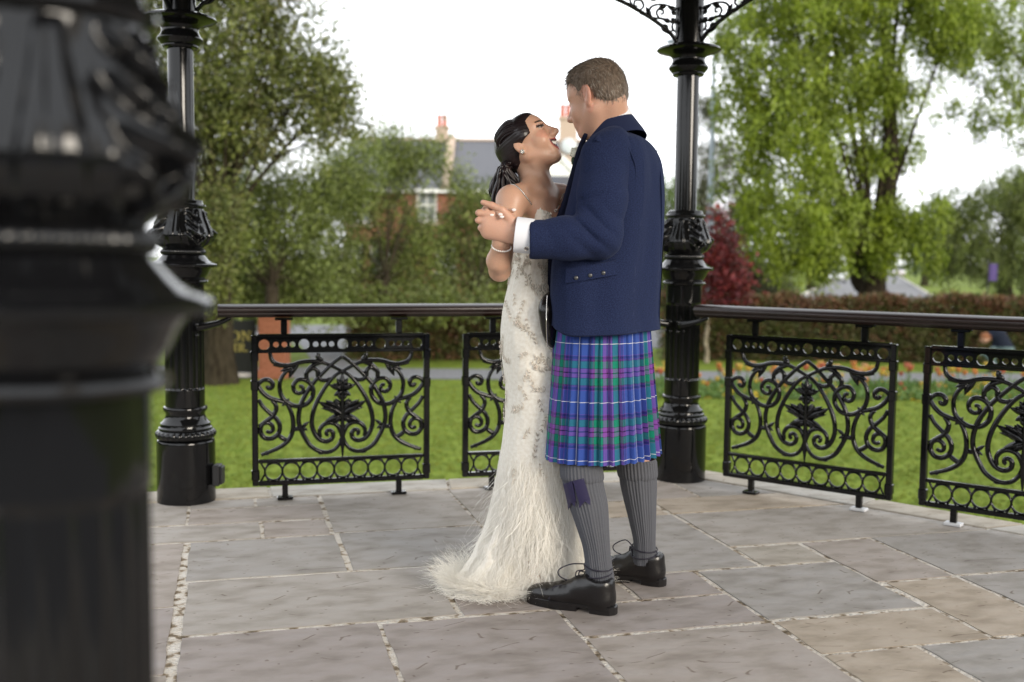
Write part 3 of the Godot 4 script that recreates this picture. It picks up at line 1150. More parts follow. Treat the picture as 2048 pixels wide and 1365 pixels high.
	tube(s, PackedVector3Array([orn(657, 500, false), orn(657, 620, false), orn(657, 760, false), orn(657, 860, false), orn(657, 930, false), orn(657, 1020, false)]), [0.006, 0.010, 0.009, 0.013, 0.012, 0.003], 8, z, 1.2)
	part("stem", s, iron, o)
	s = Shape.new()
	leaf(s, orn(657, 600, false), orn(657, 470, false), z, 0.016, 0.012)
	part("leaf", s, iron, o)
	for x in [-0.277, 0.277]:
		s = Shape.new()
		box(s, Vector3(x, 0.044, 0), Vector3(0.028, 0.064, 0.026), Basis.IDENTITY, 0.003)
		part("post", s, iron, o)
		s = Shape.new()
		box(s, Vector3(x, 0.009, 0.0), Vector3(0.075, 0.014, 0.05), Basis.IDENTITY, 0.003)
		part("foot", s, iron, o)
		s = Shape.new()
		box(s, Vector3(x, 0.838, 0), Vector3(0.03, 0.066, 0.024), Basis.IDENTITY, 0.003)
		box(s, Vector3(x, 0.877, 0), Vector3(0.085, 0.012, 0.04), Basis.IDENTITY, 0.003)
		part("rail_support", s, iron, o)
	return o


func handrail(from: Vector3, along: Vector3, a: float, b: float, turn: float, label: String, _y: float) -> void:
	var base := Vector3(from.x, 0, from.z)
	var o := thing("handrail", label, "handrail", base, deg_to_rad(turn))
	var s := Shape.new()
	# moulded section in (z, y)
	var sec := [Vector2(-0.022, 0.884), Vector2(0.022, 0.884), Vector2(0.024, 0.892), Vector2(0.034, 0.896), Vector2(0.036, 0.902), Vector2(0.034, 0.907), Vector2(0.042, 0.911), Vector2(0.046, 0.917), Vector2(0.0465, 0.924), Vector2(0.043, 0.931), Vector2(0.036, 0.9375), Vector2(0.027, 0.9425), Vector2(0.015, 0.946), Vector2(0.0, 0.9475), Vector2(-0.015, 0.946), Vector2(-0.027, 0.9425), Vector2(-0.036, 0.9375), Vector2(-0.043, 0.931), Vector2(-0.0465, 0.924), Vector2(-0.046, 0.917), Vector2(-0.042, 0.911), Vector2(-0.034, 0.907), Vector2(-0.036, 0.902), Vector2(-0.034, 0.896), Vector2(-0.024, 0.892)]
	var n := sec.size()
	var ends := [a, a + 0.004, b - 0.004, b]
	var first := s.v.size()
	for e in 4:
		for k in n:
			var q: Vector2 = sec[k]
			if e == 0 or e == 3:
				q = (q - Vector2(0, 0.915)) * 0.94 + Vector2(0, 0.915)
			s.add(Vector3(ends[e], q.y, q.x))
	for e in 3:
		for k in n:
			s.quad(first + e * n + k, first + e * n + (k + 1) % n, first + (e + 1) * n + (k + 1) % n, first + (e + 1) * n + k)
	for e in [0, 3]:
		var m := s.add(Vector3(ends[e], 0.915, 0))
		for k in n:
			var p := s.add(s.v[first + e * n + k])
			var q := s.add(s.v[first + e * n + (k + 1) % n])
			s.tri(m, p, q)
	part("rail", s, mats["handrail_wood"], o)
	for x in ([a, b] if b < 2.39 and a > 0.1 else [a]):
		var dir := 1.0 if x == a else -1.0
		s = Shape.new()
		tube(s, curve([Vector3(x - dir * 0.10, 0.835, 0), Vector3(x - dir * 0.04, 0.845, 0), Vector3(x + dir * 0.02, 0.862, 0), Vector3(x + dir * 0.06, 0.880, 0)], 4), [0.022, 0.017, 0.013, 0.010], 8)
		part("bracket", s, mats["iron"], o)
		for y in [0.80, 0.85]:
			for zz in [-0.03, 0.03]:
				s = Shape.new()
				sphere(s, Vector3(x - dir * 0.095, y, zz), 0.009, 8, 5)
				part("bolt", s, mats["iron"], o)


func roof() -> void:
	var o := thing("bandstand_roof", "dark hexagonal bandstand roof carried by the iron columns", "roof", Vector3(0.5, 0, -3.1))
	var dark := paint("roof_boards", Color(0.16, 0.15, 0.13), 0.8, 0.3)
	var s := Shape.new()
	var r := 3.05
	for k in 6:
		var a := TAU * k / 6 + deg_to_rad(TURN)
		var b := TAU * (k + 1) / 6 + deg_to_rad(TURN)
		var p := Vector3(cos(a) * r, 3.05, -sin(a) * r)
		var q := Vector3(cos(b) * r, 3.05, -sin(b) * r)
		var k0 := s.add(p)
		s.add(q)
		s.add(Vector3(0, 4.3, 0))
		s.tri(k0, k0 + 2, k0 + 1)
		k0 = s.add(p + Vector3(0, 0.06, 0))
		s.add(q + Vector3(0, 0.06, 0))
		s.add(Vector3(0, 4.4, 0))
		s.tri(k0, k0 + 1, k0 + 2)
		s.face(p, q, q + Vector3(0, 0.06, 0), p + Vector3(0, 0.06, 0))
	part("roof_deck", s, dark, o)
	for k in 6:
		var a := TAU * k / 6 + deg_to_rad(TURN)
		var b := TAU * (k + 1) / 6 + deg_to_rad(TURN)
		var p := Vector3(cos(a), 0, -sin(a)) * 2.75 + Vector3(0, 2.98, 0)
		var q := Vector3(cos(b), 0, -sin(b)) * 2.75 + Vector3(0, 2.98, 0)
		s = Shape.new()
		box(s, (p + q) * 0.5, Vector3(0.1, 0.16, p.distance_to(q) - 0.06), Basis.looking_at(q - p))
		part("eaves_beam", s, mats["iron"], o)


# ---------- what lies beyond the bandstand

func clump(seed_: int, count: int, spread: float, long: float, wide: float, droop := 0.0) -> ArrayMesh:
	var rng := RandomNumberGenerator.new()
	rng.seed = seed_
	var s := Shape.new()
	for k in count:
		var p := Vector3(rng.randfn(), rng.randfn(), rng.randfn()).normalized() * spread * pow(rng.randf(), 0.5)
		if droop > 0.0:
			p *= Vector3(0.6, 1.35, 0.6)
		var d := (p.normalized() * (1.0 - 0.6 * droop) + Vector3(rng.randf_range(-1, 1), rng.randf_range(-1.1, 0.5) - droop, rng.randf_range(-1, 1))).normalized()
		var n := Vector3(rng.randfn(), rng.randfn() + 0.8, rng.randfn()).normalized()
		var w := d.cross(n).normalized() * wide * 0.5
		var l := long * rng.randf_range(0.7, 1.25)
		var g := rng.randf_range(0.82, 1.15)
		s.tint = Color(g, g, g * 0.95)
		var k0 := s.add(p)
		s.add(p + d * l * 0.45 + w)
		s.add(p + d * l)
		s.add(p + d * l * 0.45 - w)
		s.quad(k0, k0 + 1, k0 + 2, k0 + 3)
	return s.mesh()


func leaf_paint(called: String) -> StandardMaterial3D:
	var m := tinted(called, 0.55, 0.4)
	m.backlight_enabled = true
	m.backlight = Color(0.55, 0.62, 0.25)
	return m


func tree(called: String, label: String, group: String, foot: Vector3, girth: float, fork: float, lobes: Array, leafy: ArrayMesh, tones: Array, thick: float, gap: float, seed_: int, bark := Color(0.055, 0.046, 0.034), forks := 1) -> Node3D:
	var rng := RandomNumberGenerator.new()
	rng.seed = seed_
	var o := thing(called, label, "tree", foot, 0.0, group)
	var s := Shape.new()
	var top := Vector3(0, fork, 0)
	var heads := []
	var body := Shape.new()
	# the bole, flaring at its foot
	var bole := []
	for k in 6:
		var f := k / 5.0
		bole.push_back(Vector3(rng.randf_range(-0.06, 0.06) * f, fork * f - 0.1 * (1.0 - f), rng.randf_range(-0.06, 0.06) * f))
	tube(body, curve(bole, 3), [girth * 1.5, girth * 1.08, girth * 1.0, girth * 0.95, girth * 0.9, girth * 0.85], 10)
	top = bole[-1]
	# limbs to every lobe
	for l in lobes:
		var c: Vector3 = l[0] - foot
		var r: float = l[1]
		var rise := maxf(fork * 0.75, minf(top.y, c.y - r))
		var start := top.lerp(Vector3(0, fork * 0.8, 0), rng.randf() * 0.3)
		var mid := start.lerp(c, 0.45) + Vector3(rng.randf_range(-0.2, 0.2), rise * 0.06 + 0.25, rng.randf_range(-0.2, 0.2))
		var path := curve([start, mid, c.lerp(mid, 0.12), c + Vector3(rng.randf_range(-0.3, 0.3), r * 0.45, rng.randf_range(-0.3, 0.3))], 5)
		var w := girth * clampf(0.10 + 0.06 * r, 0.10, 0.24)
		tube(body, path, [w, w * 0.7, w * 0.45, w * 0.15], 7)
		for b in 5:
			var p0 := path[rng.randi_range(4, path.size() - 2)]
			var d := Vector3(rng.randfn(), rng.randfn() * 0.7 + 0.2, rng.randfn()).normalized() * r * rng.randf_range(0.6, 1.0)
			tube(body, curve([p0, p0 + d * 0.5 + Vector3(0, 0.12 * r, 0), p0 + d], 4), [w * 0.3, w * 0.18, w * 0.06], 5)
	part("trunk", body, bark_paint(bark), o)
	# leaves spread through each lobe, thinned where a slow noise says so
	var hole := FastNoiseLite.new()
	hole.seed = seed_
	hole.frequency = 0.75
	hole.fractal_octaves = 2
	var spots := []
	for l in lobes:
		var c: Vector3 = l[0] - foot
		var r: float = l[1]
		var n := int(thick * r * r * 60.0)
		for k in n:
			var d := Vector3(rng.randfn(), rng.randfn(), rng.randfn()).normalized()
			var p := c + d * Vector3(1.0, 0.86, 1.0) * r * pow(rng.randf(), 0.42) * rng.randf_range(0.9, 1.12)
			if hole.get_noise_3dv((p + foot) * 1.0) < gap - 0.5:
				continue
			var t: Color = tones[rng.randi_range(0, tones.size() - 1)]
			var g := rng.randf_range(0.75, 1.25)
			spots.push_back([Transform3D(Basis.from_euler(Vector3(rng.randf_range(-0.5, 0.5), rng.randf() * TAU, rng.randf_range(-0.5, 0.5))).scaled(Vector3.ONE * rng.randf_range(0.75, 1.3)), p), Color(t.r * g, t.g * g, t.b * g)])
	scatter("crown", leafy, leaf_paint("leaves"), spots, o)
	return o


func bark_paint(c: Color) -> StandardMaterial3D:
	var called := "bark_%d_%d" % [int(c.r * 1000), int(c.g * 1000)]
	if mats.has(called):
		return mats[called]
	var m := paint(called, c, 0.95, 0.2)
	m.albedo_texture = noise_map(0.015, 5, 41, [[0.0, Color(0.5, 0.48, 0.45)], [0.5, Color(0.85, 0.84, 0.8)], [1.0, Color(1, 1, 0.95)]])
	m.normal_enabled = true
	m.normal_texture = noise_map(0.02, 4, 42, [], 512, 10.0)
	triplanar(m, Vector3(1.6, 0.35, 1.6))
	return m


# lobes given as picture position, distance and radius in picture units
func lobes(list: Array) -> Array:
	var out := []
	for l in list:
		out.push_back([at(l[0], l[1], l[2]), l[3] * l[2] / FOCAL])
	return out


func background() -> void:
	var small := clump(1, 28, 0.27, 0.078, 0.040)
	var broad := clump(2, 30, 0.30, 0.098, 0.058, 1.0)
	var fine := clump(3, 14, 0.20, 0.10, 0.055)
	var olive := [Color(0.115, 0.135, 0.030), Color(0.10, 0.12, 0.030), Color(0.14, 0.158, 0.036), Color(0.085, 0.10, 0.028), Color(0.12, 0.118, 0.046)]
	var mid := [Color(0.145, 0.185, 0.042), Color(0.125, 0.16, 0.040), Color(0.17, 0.21, 0.048), Color(0.13, 0.155, 0.05), Color(0.108, 0.13, 0.042)]
	var lime := [Color(0.158, 0.212, 0.013), Color(0.132, 0.182, 0.012), Color(0.185, 0.24, 0.016), Color(0.108, 0.148, 0.011)]
	var deep := [Color(0.06, 0.09, 0.02), Color(0.05, 0.075, 0.02), Color(0.075, 0.10, 0.025)]
	# the old tree by the gate
	tree("park_tree", "tall old tree with thick trunk and airy olive crown beside the gate pillar", "park trees", on(438, 768, LAWN), 0.25, 2.6, lobes([[250, 90, 18.0, 120], [340, -40, 18.5, 150], [470, -20, 18.5, 130], [560, 40, 18.0, 110], [640, 130, 18.0, 75], [540, 150, 18.5, 120], [430, 120, 17.5, 130], [330, 190, 18.5, 120], [450, 240, 18.0, 110], [570, 250, 18.0, 105], [660, 220, 18.2, 60], [700, 185, 18.2, 34], [715, 250, 18.4, 30], [400, -170, 18.0, 170], [560, -120, 18.5, 110], [200, -60, 18.5, 150], [432, 395, 17.2, 55], [428, 470, 17.2, 58], [424, 545, 17.2, 52], [450, 600, 17.2, 36], [380, 300, 18.3, 90], [290, 300, 18.3, 90]]), small, olive, 3.9, 0.30, 51, Color(0.05, 0.042, 0.03))
	tree("park_tree", "round leafy tree filling the space above the gate opening", "park trees", on(543, 745, LAWN), 0.14, 1.6, lobes([[430, 380, 21.5, 105], [520, 350, 21.0, 100], [440, 520, 21.5, 110], [540, 470, 20.5, 110], [620, 420, 21.0, 95], [600, 545, 21.0, 90], [490, 580, 21.5, 70], [690, 330, 21.5, 85], [650, 380, 21.5, 80], [640, 600, 20.5, 60], [560, 610, 20.5, 60], [480, 610, 20.5, 60], [405, 450, 20.5, 70], [470, 440, 22.0, 90], [560, 560, 21.5, 80], [400, 580, 21.5, 70]]), small, mid, 3.2, 0.16, 52)
	tree("park_tree", "spreading tree in front of the red stone house gable", "park trees", on(770, 716, LAWN), 0.13, 1.7, lobes([[780, 300, 24.0, 62], [740, 345, 24.0, 80], [830, 325, 24.0, 62], [690, 430, 24.0, 90], [780, 410, 24.0, 55], [720, 530, 24.0, 95], [800, 500, 24.0, 75], [640, 575, 24.0, 65], [840, 570, 24.0, 80], [760, 590, 24.0, 70], [860, 310, 24.2, 45], [905, 350, 24.2, 34], [930, 395, 24.5, 40], [905, 262, 24.2, 15], [730, 610, 22.0, 55], [810, 608, 22.0, 55], [690, 608, 22.0, 45], [700, 380, 23.5, 80], [840, 470, 24.5, 60], [670, 510, 23.5, 80]]), small, mid, 2.9, 0.18, 53)
	tree("park_tree", "low leafy tree below the house windows, behind the bride", "park trees", on(960, 712, LAWN), 0.12, 1.5, lobes([[930, 420, 25.0, 42], [960, 490, 25.0, 85], [900, 500, 25.0, 60], [1000, 420, 25.0, 60], [1060, 480, 25.0, 80], [940, 570, 25.0, 85], [1030, 570, 25.0, 85], [1110, 560, 25.0, 80], [1110, 470, 25.0, 60], [965, 385, 25.0, 34], [880, 590, 25.0, 50], [890, 606, 22.0, 50], [970, 606, 22.0, 50], [900, 450, 25.0, 40], [1010, 500, 25.0, 60]]), small, mid, 2.9, 0.18, 54)
	tree("park_tree", "pale green distant tree beyond the lamp post and behind the groom", "park trees", on(1335, 640, LAWN), 0.2, 2.0, lobes([[1340, 400, 42.0, 55], [1310, 470, 42.0, 75], [1370, 470, 42.0, 60], [1330, 560, 42.0, 80], [1290, 380, 42.0, 45], [1260, 560, 42.0, 80]]), broad, [Color(0.13, 0.19, 0.05), Color(0.11, 0.16, 0.045)], 1.6, 0.2, 55)
	tree("park_tree", "dark brownish tree behind the red leaved tree and lamp post", "park trees", on(1470, 650, LAWN), 0.22, 2.4, lobes([[1440, 330, 44.0, 60], [1400, 400, 44.0, 50], [1470, 430, 44.0, 75], [1500, 520, 44.0, 80], [1420, 520, 44.0, 70], [1540, 580, 44.0, 60], [1465, 590, 44.0, 60], [1420, 230, 44.0, 45]]), broad, [Color(0.07, 0.075, 0.035), Color(0.055, 0.06, 0.03), Color(0.08, 0.085, 0.04)], 1.9, 0.22, 56, Color(0.05, 0.04, 0.03))
	# the big lime behind the hedge
	var great := tree("lime_tree", "big bright green lime tree with forked dark trunk behind the copper hedge", "park trees", on(1738, 702, LAWN), 0.36, 2.1, lobes([[1500, 90, 25.0, 90], [1580, 30, 25.0, 120], [1700, 60, 26.0, 140], [1820, 20, 26.0, 120], [1560, 190, 25.0, 110], [1660, 200, 25.5, 105], [1500, 290, 25.0, 80], [1590, 320, 24.5, 115], [1500, 390, 24.5, 70], [1560, 450, 24.2, 95], [1660, 430, 25.0, 90], [1570, 530, 24.2, 55], [1640, 520, 24.5, 60], [1480, 200, 25.5, 65], [1450, 380, 25.0, 34], [1760, 180, 26.0, 85], [1790, 300, 26.5, 60], [1760, 440, 26.0, 75], [1830, 450, 26.0, 70], [1720, 330, 26.0, 60], [1900, 60, 26.0, 90], [1620, -110, 25.5, 150], [1800, -120, 26.0, 150], [1760, 510, 25.5, 50], [1850, 520, 25.5, 40]]), broad, lime, 2.2, 0.30, 57, Color(0.035, 0.028, 0.02))
	var s := Shape.new()
	var g0 := Vector3(0, 2.0, 0)
	for limb in [[[1722, 560], [1700, 450], [1660, 330], [1630, 200]], [[1752, 550], [1770, 430], [1782, 300], [1775, 120], [1760, -60]]]:
		var pts := [g0 + Vector3(0, -0.3, 0)]
		for q in limb:
			pts.push_back(at(q[0], q[1], 26.0) - great.position)
		tube(s, curve(pts, 5), [0.30, 0.25, 0.21, 0.15, 0.08], 10)
		part("limb", s, bark_paint(Color(0.035, 0.028, 0.02)), great)
		s = Shape.new()
	tree("park_tree", "tree with a thin airy crown whose branches hang over the road", "park trees", at(2330, 700, 30.0) * Vector3(1, 0, 1) + Vector3(0, LAWN, 0), 0.22, 3.0, lobes([[1990, 60, 29.0, 85], [2060, 150, 29.0, 90], [1960, 130, 29.5, 60], [2080, 20, 30.0, 130], [1900, 210, 29.0, 60], [1960, 250, 29.0, 40], [2040, 290, 29.0, 40], [2200, 200, 30.0, 140], [1890, 130, 28.5, 60], [1850, 250, 28.5, 45], [1930, 20, 28.5, 80], [2030, 210, 28.5, 60]]), broad, lime, 1.25, 0.36, 58)
	tree("park_tree", "broad mid green tree at the far end of the copper hedge", "park trees", at(2010, 640, 34.0) * Vector3(1, 0, 1) + Vector3(0, LAWN, 0), 0.24, 2.2, lobes([[2030, 400, 34.0, 80], [1960, 440, 34.0, 75], [2050, 480, 34.0, 85], [1900, 440, 34.0, 65], [1930, 510, 34.0, 60], [2000, 530, 34.0, 70], [2090, 390, 34.0, 90], [2090, 560, 34.0, 60], [1880, 520, 34.5, 45]]), broad, mid, 2.0, 0.2, 59)
	tree("park_tree", "hazy grey green tree far along the street", "park trees", at(1850, 560, 95.0) * Vector3(1, 0, 1) + Vector3(0, LAWN, 0), 0.3, 3.0, lobes([[1840, 470, 95.0, 50], [1880, 500, 95.0, 50], [1830, 520, 95.0, 30]]), clump(5, 14, 0.7, 0.4, 0.28), [Color(0.13, 0.17, 0.09), Color(0.11, 0.15, 0.08)], 0.35, 0.15, 60)
	tree("park_tree", "small distant tree on the grass verge before the white car", "park trees", at(1620, 560, 80.0) * Vector3(1, 0, 1) + Vector3(0, LAWN, 0), 0.25, 2.0, lobes([[1600, 500, 80.0, 50], [1630, 480, 80.0, 45], [1640, 520, 80.0, 28]]), clump(6, 14, 0.6, 0.35, 0.24), [Color(0.09, 0.14, 0.03), Color(0.075, 0.12, 0.03)], 0.5, 0.15, 61)
	# the young red maple on its pale stem
	tree("red_maple", "young dark red leaved tree on a thin pale stem before the hedge", "", on(1414, 726, LAWN), 0.05, 0.75, lobes([[1440, 425, 22.3, 22], [1442, 455, 22.3, 32], [1436, 495, 22.3, 46], [1446, 540, 22.3, 58], [1420, 575, 22.3, 50], [1470, 580, 22.3, 46], [1405, 530, 22.3, 40]]), fine, [Color(0.13, 0.018, 0.022), Color(0.085, 0.013, 0.018), Color(0.19, 0.03, 0.028), Color(0.06, 0.012, 0.016)], 4.2, 0.22, 62, Color(0.33, 0.29, 0.23))
	hedge("copper beech hedge with brown red top below the lime tree", on(1325, 721, LAWN), at(2230, 728, 22.6) * Vector3(1, 0, 1) + Vector3(0, LAWN, 0), 1.36, 71)
	hedge("short copper hedge seen through the railing behind the bride", on(693, 722, LAWN), on(1120, 722, LAWN), 1.0, 72)
	house()
	gate()
	street()
	flowers()
	# woods all round the park behind the photographer, mirrored in the black paint
	var rng := RandomNumberGenerator.new()
	rng.seed = 73
	var spots := []
	for k in 14000:
		var a := rng.randf_range(-1.0, PI + 1.0)
		var r := rng.randf_range(17.0, 26.0) * (1.0 + 1.1 * maxf(0.0, -sin(a)))
		var h := rng.randf_range(0.2, 3.4 + 0.9 * sin(a * 9.0))
		var t: Color = deep[rng.randi_range(0, 2)]
		spots.push_back([Transform3D(Basis.from_euler(Vector3(rng.randf(), rng.randf() * TAU, rng.randf())).scaled(Vector3.ONE * rng.randf_range(1.5, 2.4)), Vector3(cos(a) * r, LAWN + h, sin(a) * r * 0.9)), t])
	var w := scatter("woods", clump(9, 16, 0.36, 0.24, 0.17), leaf_paint("leaves"), spots, self)
	w.set_meta("label", "dense green woods closing the park behind the photographer")
	w.set_meta("category", "woods")


func hedge(label: String, a: Vector3, b: Vector3, high: float, seed_: int) -> void:
	var rng := RandomNumberGenerator.new()
	rng.seed = seed_
	var d := b - a
	var o := thing("hedge", label, "hedge", a, atan2(-d.z, d.x), "")
	var s := Shape.new()
	box(s, Vector3(d.length() * 0.5, high * 0.45, -0.45), Vector3(d.length() - 0.2, high * 0.84, 0.5))
	part("twigs", s, paint("twigs", Color(0.025, 0.02, 0.012), 0.95, 0.1), o)
	var spots := []
	var wave := FastNoiseLite.new()
	wave.seed = seed_
	wave.frequency = 0.5
	for k in int(d.length() * 620):
		var x := rng.randf() * d.length()
		var top := high + 0.16 * wave.get_noise_1d(x * 2.0) + 0.05 * wave.get_noise_1d(x * 9.0)
		var y := rng.randf() * top
		var z := -0.45 + rng.randf_range(0.18, 0.45) * (1.0 if rng.randf() < 0.7 else -1.0)
		if rng.randf() < 0.33:
			y = top - rng.randf() * 0.1
			z = -rng.randf_range(0.0, 0.9)
		var copper := rng.randf() < (0.62 if y > top - 0.20 else 0.16)
		var t := [Color(0.15, 0.065, 0.035), Color(0.10, 0.042, 0.028), Color(0.20, 0.10, 0.055)][rng.randi_range(0, 2)] as Color if copper else [Color(0.085, 0.10, 0.025), Color(0.065, 0.075, 0.02), Color(0.10, 0.085, 0.035)][rng.randi_range(0, 2)] as Color
		spots.push_back([Transform3D(Basis.from_euler(Vector3(rng.randf(), rng.randf() * TAU, rng.randf())).scaled(Vector3.ONE * rng.randf_range(0.5, 0.85)), Vector3(x, y, z)), t])
	scatter("foliage", clump(4, 12, 0.15, 0.10, 0.065), leaf_paint("leaves"), spots, o)


func house() -> void:
	var z := 52.0
	var west := at(690, 600, z)
	var foot := Vector3(west.x, LAWN, -z)
	var o := thing("stone_house", "red sandstone house with grey slate roof and white sash windows behind the trees", "house", foot)
	var wall := paint("sandstone", Color(0.33, 0.16, 0.11), 0.9, 0.2)
	wall.albedo_texture = noise_map(0.03, 4, 81, [[0.0, Color(0.75, 0.7, 0.68)], [1.0, Color(1, 1, 1)]])
	triplanar(wall, Vector3.ONE * 0.3)
	var slate := paint("slate", Color(0.15, 0.155, 0.17), 0.7, 0.4)
	slate.albedo_texture = noise_map(0.04, 4, 82, [[0.0, Color(0.7, 0.7, 0.72)], [1.0, Color(1, 1, 1)]])
	triplanar(slate, Vector3(0.4, 0.8, 0.8))
	var white := paint("white_paint", Color(0.78, 0.78, 0.76), 0.5)
	var glass := paint("window_glass", Color(0.20, 0.22, 0.23), 0.08, 0.6)
	var clay := paint("chimney_clay", Color(0.42, 0.13, 0.08), 0.8)
	var pale := paint("dressed_stone", Color(0.42, 0.33, 0.26), 0.9)
	var wide := at(1230, 600, z).x - west.x
	var eaves := at(900, 378, z).y - LAWN
	var ridge := at(900, 284, z + 4.0).y - LAWN
	# front wall with window openings
	var wins := []
	for q in [[722, 412], [853, 410], [985, 412], [1095, 412], [705, 515], [760, 515], [890, 515], [1020, 515], [1120, 515]]:
		var c := at(q[0], q[1], z) - foot
		wins.push_back(Vector2(c.x, c.y))
	var s := Shape.new()
	var rows := [[0.0, eaves * 0.5, 4, 9], [eaves * 0.5, eaves, 0, 4]]
	for r in rows:
		var x := 0.0
		for k in range(r[2], r[3]):
			var c: Vector2 = wins[k]
			s.face(Vector3(x, r[0], 0), Vector3(c.x - 0.5, r[0], 0), Vector3(c.x - 0.5, r[1], 0), Vector3(x, r[1], 0))
			s.face(Vector3(c.x - 0.5, r[0], 0), Vector3(c.x + 0.5, r[0], 0), Vector3(c.x + 0.5, c.y - 0.85, 0), Vector3(c.x - 0.5, c.y - 0.85, 0))
			s.face(Vector3(c.x - 0.5, c.y + 0.85, 0), Vector3(c.x + 0.5, c.y + 0.85, 0), Vector3(c.x + 0.5, r[1], 0), Vector3(c.x - 0.5, r[1], 0))
			for sg in [-1.0, 1.0]:
				s.face(Vector3(c.x + 0.5 * sg, c.y - 0.85, 0), Vector3(c.x + 0.5 * sg, c.y + 0.85, 0), Vector3(c.x + 0.5 * sg, c.y + 0.85, -0.25), Vector3(c.x + 0.5 * sg, c.y - 0.85, -0.25))
			s.face(Vector3(c.x - 0.5, c.y + 0.85, 0), Vector3(c.x + 0.5, c.y + 0.85, 0), Vector3(c.x + 0.5, c.y + 0.85, -0.25), Vector3(c.x - 0.5, c.y + 0.85, -0.25))
			x = c.x + 0.5
		s.face(Vector3(x, r[0], 0), Vector3(wide, r[0], 0), Vector3(wide, r[1], 0), Vector3(x, r[1], 0))
	for x in [0.0, wide]:
		s.face(Vector3(x, 0, 0), Vector3(x, eaves, 0), Vector3(x, eaves, -8), Vector3(x, 0, -8))
		var k0 := s.add(Vector3(x, eaves, 0))
		s.add(Vector3(x, ridge, -4))
		s.add(Vector3(x, eaves, -8))
		s.tri(k0, k0 + 1, k0 + 2)
	s.face(Vector3(0, 0, -8), Vector3(wide, 0, -8), Vector3(wide, eaves, -8), Vector3(0, eaves, -8))
	part("wall", s, wall, o)
	for c in wins:
		s = Shape.new()
		for sg in [-1.0, 1.0]:
			box(s, Vector3(c.x + 0.44 * sg, c.y, -0.14), Vector3(0.12, 1.7, 0.1))
			box(s, Vector3(c.x, c.y + 0.79 * sg, -0.14), Vector3(0.76, 0.12, 0.1))
		box(s, Vector3(c.x, c.y, -0.15), Vector3(0.76, 0.09, 0.08))
		box(s, Vector3(c.x, c.y + 0.39, -0.15), Vector3(0.05, 0.68, 0.06))
		box(s, Vector3(c.x, c.y - 0.39, -0.15), Vector3(0.05, 0.68, 0.06))
		var f := part("window", s, white, o)
		for sg in [-1.0, 1.0]:
			s = Shape.new()
			box(s, Vector3(c.x, c.y + 0.39 * sg, -0.19), Vector3(0.8, 0.74, 0.01))
			part("pane", s, glass, f)
		s = Shape.new()
		box(s, Vector3(c.x, c.y - 0.92, 0.04), Vector3(1.2, 0.14, 0.2))
		part("sill", s, pale, f)
	s = Shape.new()
	s.face(Vector3(-0.3, eaves - 0.1, 0.3), Vector3(wide + 0.3, eaves - 0.1, 0.3), Vector3(wide + 0.3, ridge + 0.1, -4), Vector3(-0.3, ridge + 0.1, -4))
	s.face(Vector3(-0.3, eaves - 0.1, -8.3), Vector3(-0.3, ridge + 0.1, -4), Vector3(wide + 0.3, ridge + 0.1, -4), Vector3(wide + 0.3, eaves - 0.1, -8.3))
	var rf := part("roof", s, slate, o)
	s = Shape.new()
	box(s, Vector3(wide * 0.5, eaves - 0.12, 0.32), Vector3(wide + 0.6, 0.16, 0.12))
	part("gutter", s, white, rf)
	s = Shape.new()
	box(s, Vector3(wide * 0.5, ridge + 0.12, -4), Vector3(wide + 0.6, 0.12, 0.25))
	part("ridge", s, pale, rf)
	# the stone skew across the roof, and chimneys
	var sk := at(893, 380, z).x - foot.x
	s = Shape.new()
	var run := Vector3(0, ridge - eaves + 0.2, -4.3)
	box(s, Vector3(sk, (eaves + ridge) * 0.5 + 0.12, -1.85), Vector3(0.42, 0.3, run.length()), Basis.looking_at(run))
	part("skew", s, pale, rf)
	for c in [[884, 272, 0.65, 0.7, 2, 56.0], [1136, 290, 0.85, 2.4, 3, 52.5]]:
		var p := at(c[0], c[1], c[5]) - foot
		s = Shape.new()
		box(s, p, Vector3(c[2], c[3], 0.6))
		box(s, p + Vector3(0, c[3] * 0.5 + 0.06, 0), Vector3(c[2] + 0.14, 0.12, 0.74))
		var ch := part("chimney", s, pale, o)
		for k in c[4]:
			s = Shape.new()
			lathe(s, [Vector2(0.13, 0), Vector2(0.11, 0.5), Vector2(0.14, 0.54), Vector2(0.13, 0.62), Vector2(0.09, 0.62)], 12, null, p + Vector3((k - (c[4] - 1) * 0.5) * 0.28, c[3] * 0.5 + 0.1, 0))
			part("chimney_pot", s, clay, ch)
	s = Shape.new()
	sphere(s, at(1138, 292, 52.0) - foot, 0.38, 16, 8, Vector3(1, 1, 0.25))
	part("satellite_dish", s, paint("dish_grey", Color(0.5, 0.54, 0.56), 0.6), o)
	# white bargeboards of the dormer
	s = Shape.new()
	var apex := at(1122, 312, 51.5) - foot
	for sg in [-1.0, 1.0]:
		var e: Vector3 = apex + Vector3(0.9 * sg, -0.95, 0)
		box(s, (apex + e) * 0.5, Vector3(0.1, 0.24, apex.distance_to(e)), Basis.looking_at(e - apex))
	part("bargeboard", s, white, o)
	s = Shape.new()
	var k1 := s.add(apex + Vector3(0, 0, -0.06))
	s.add(apex + Vector3(-0.9, -0.95, -0.06))
	s.add(apex + Vector3(0.9, -0.95, -0.06))
	s.tri(k1, k1 + 1, k1 + 2)
	part("dormer_gable", s, white, o)


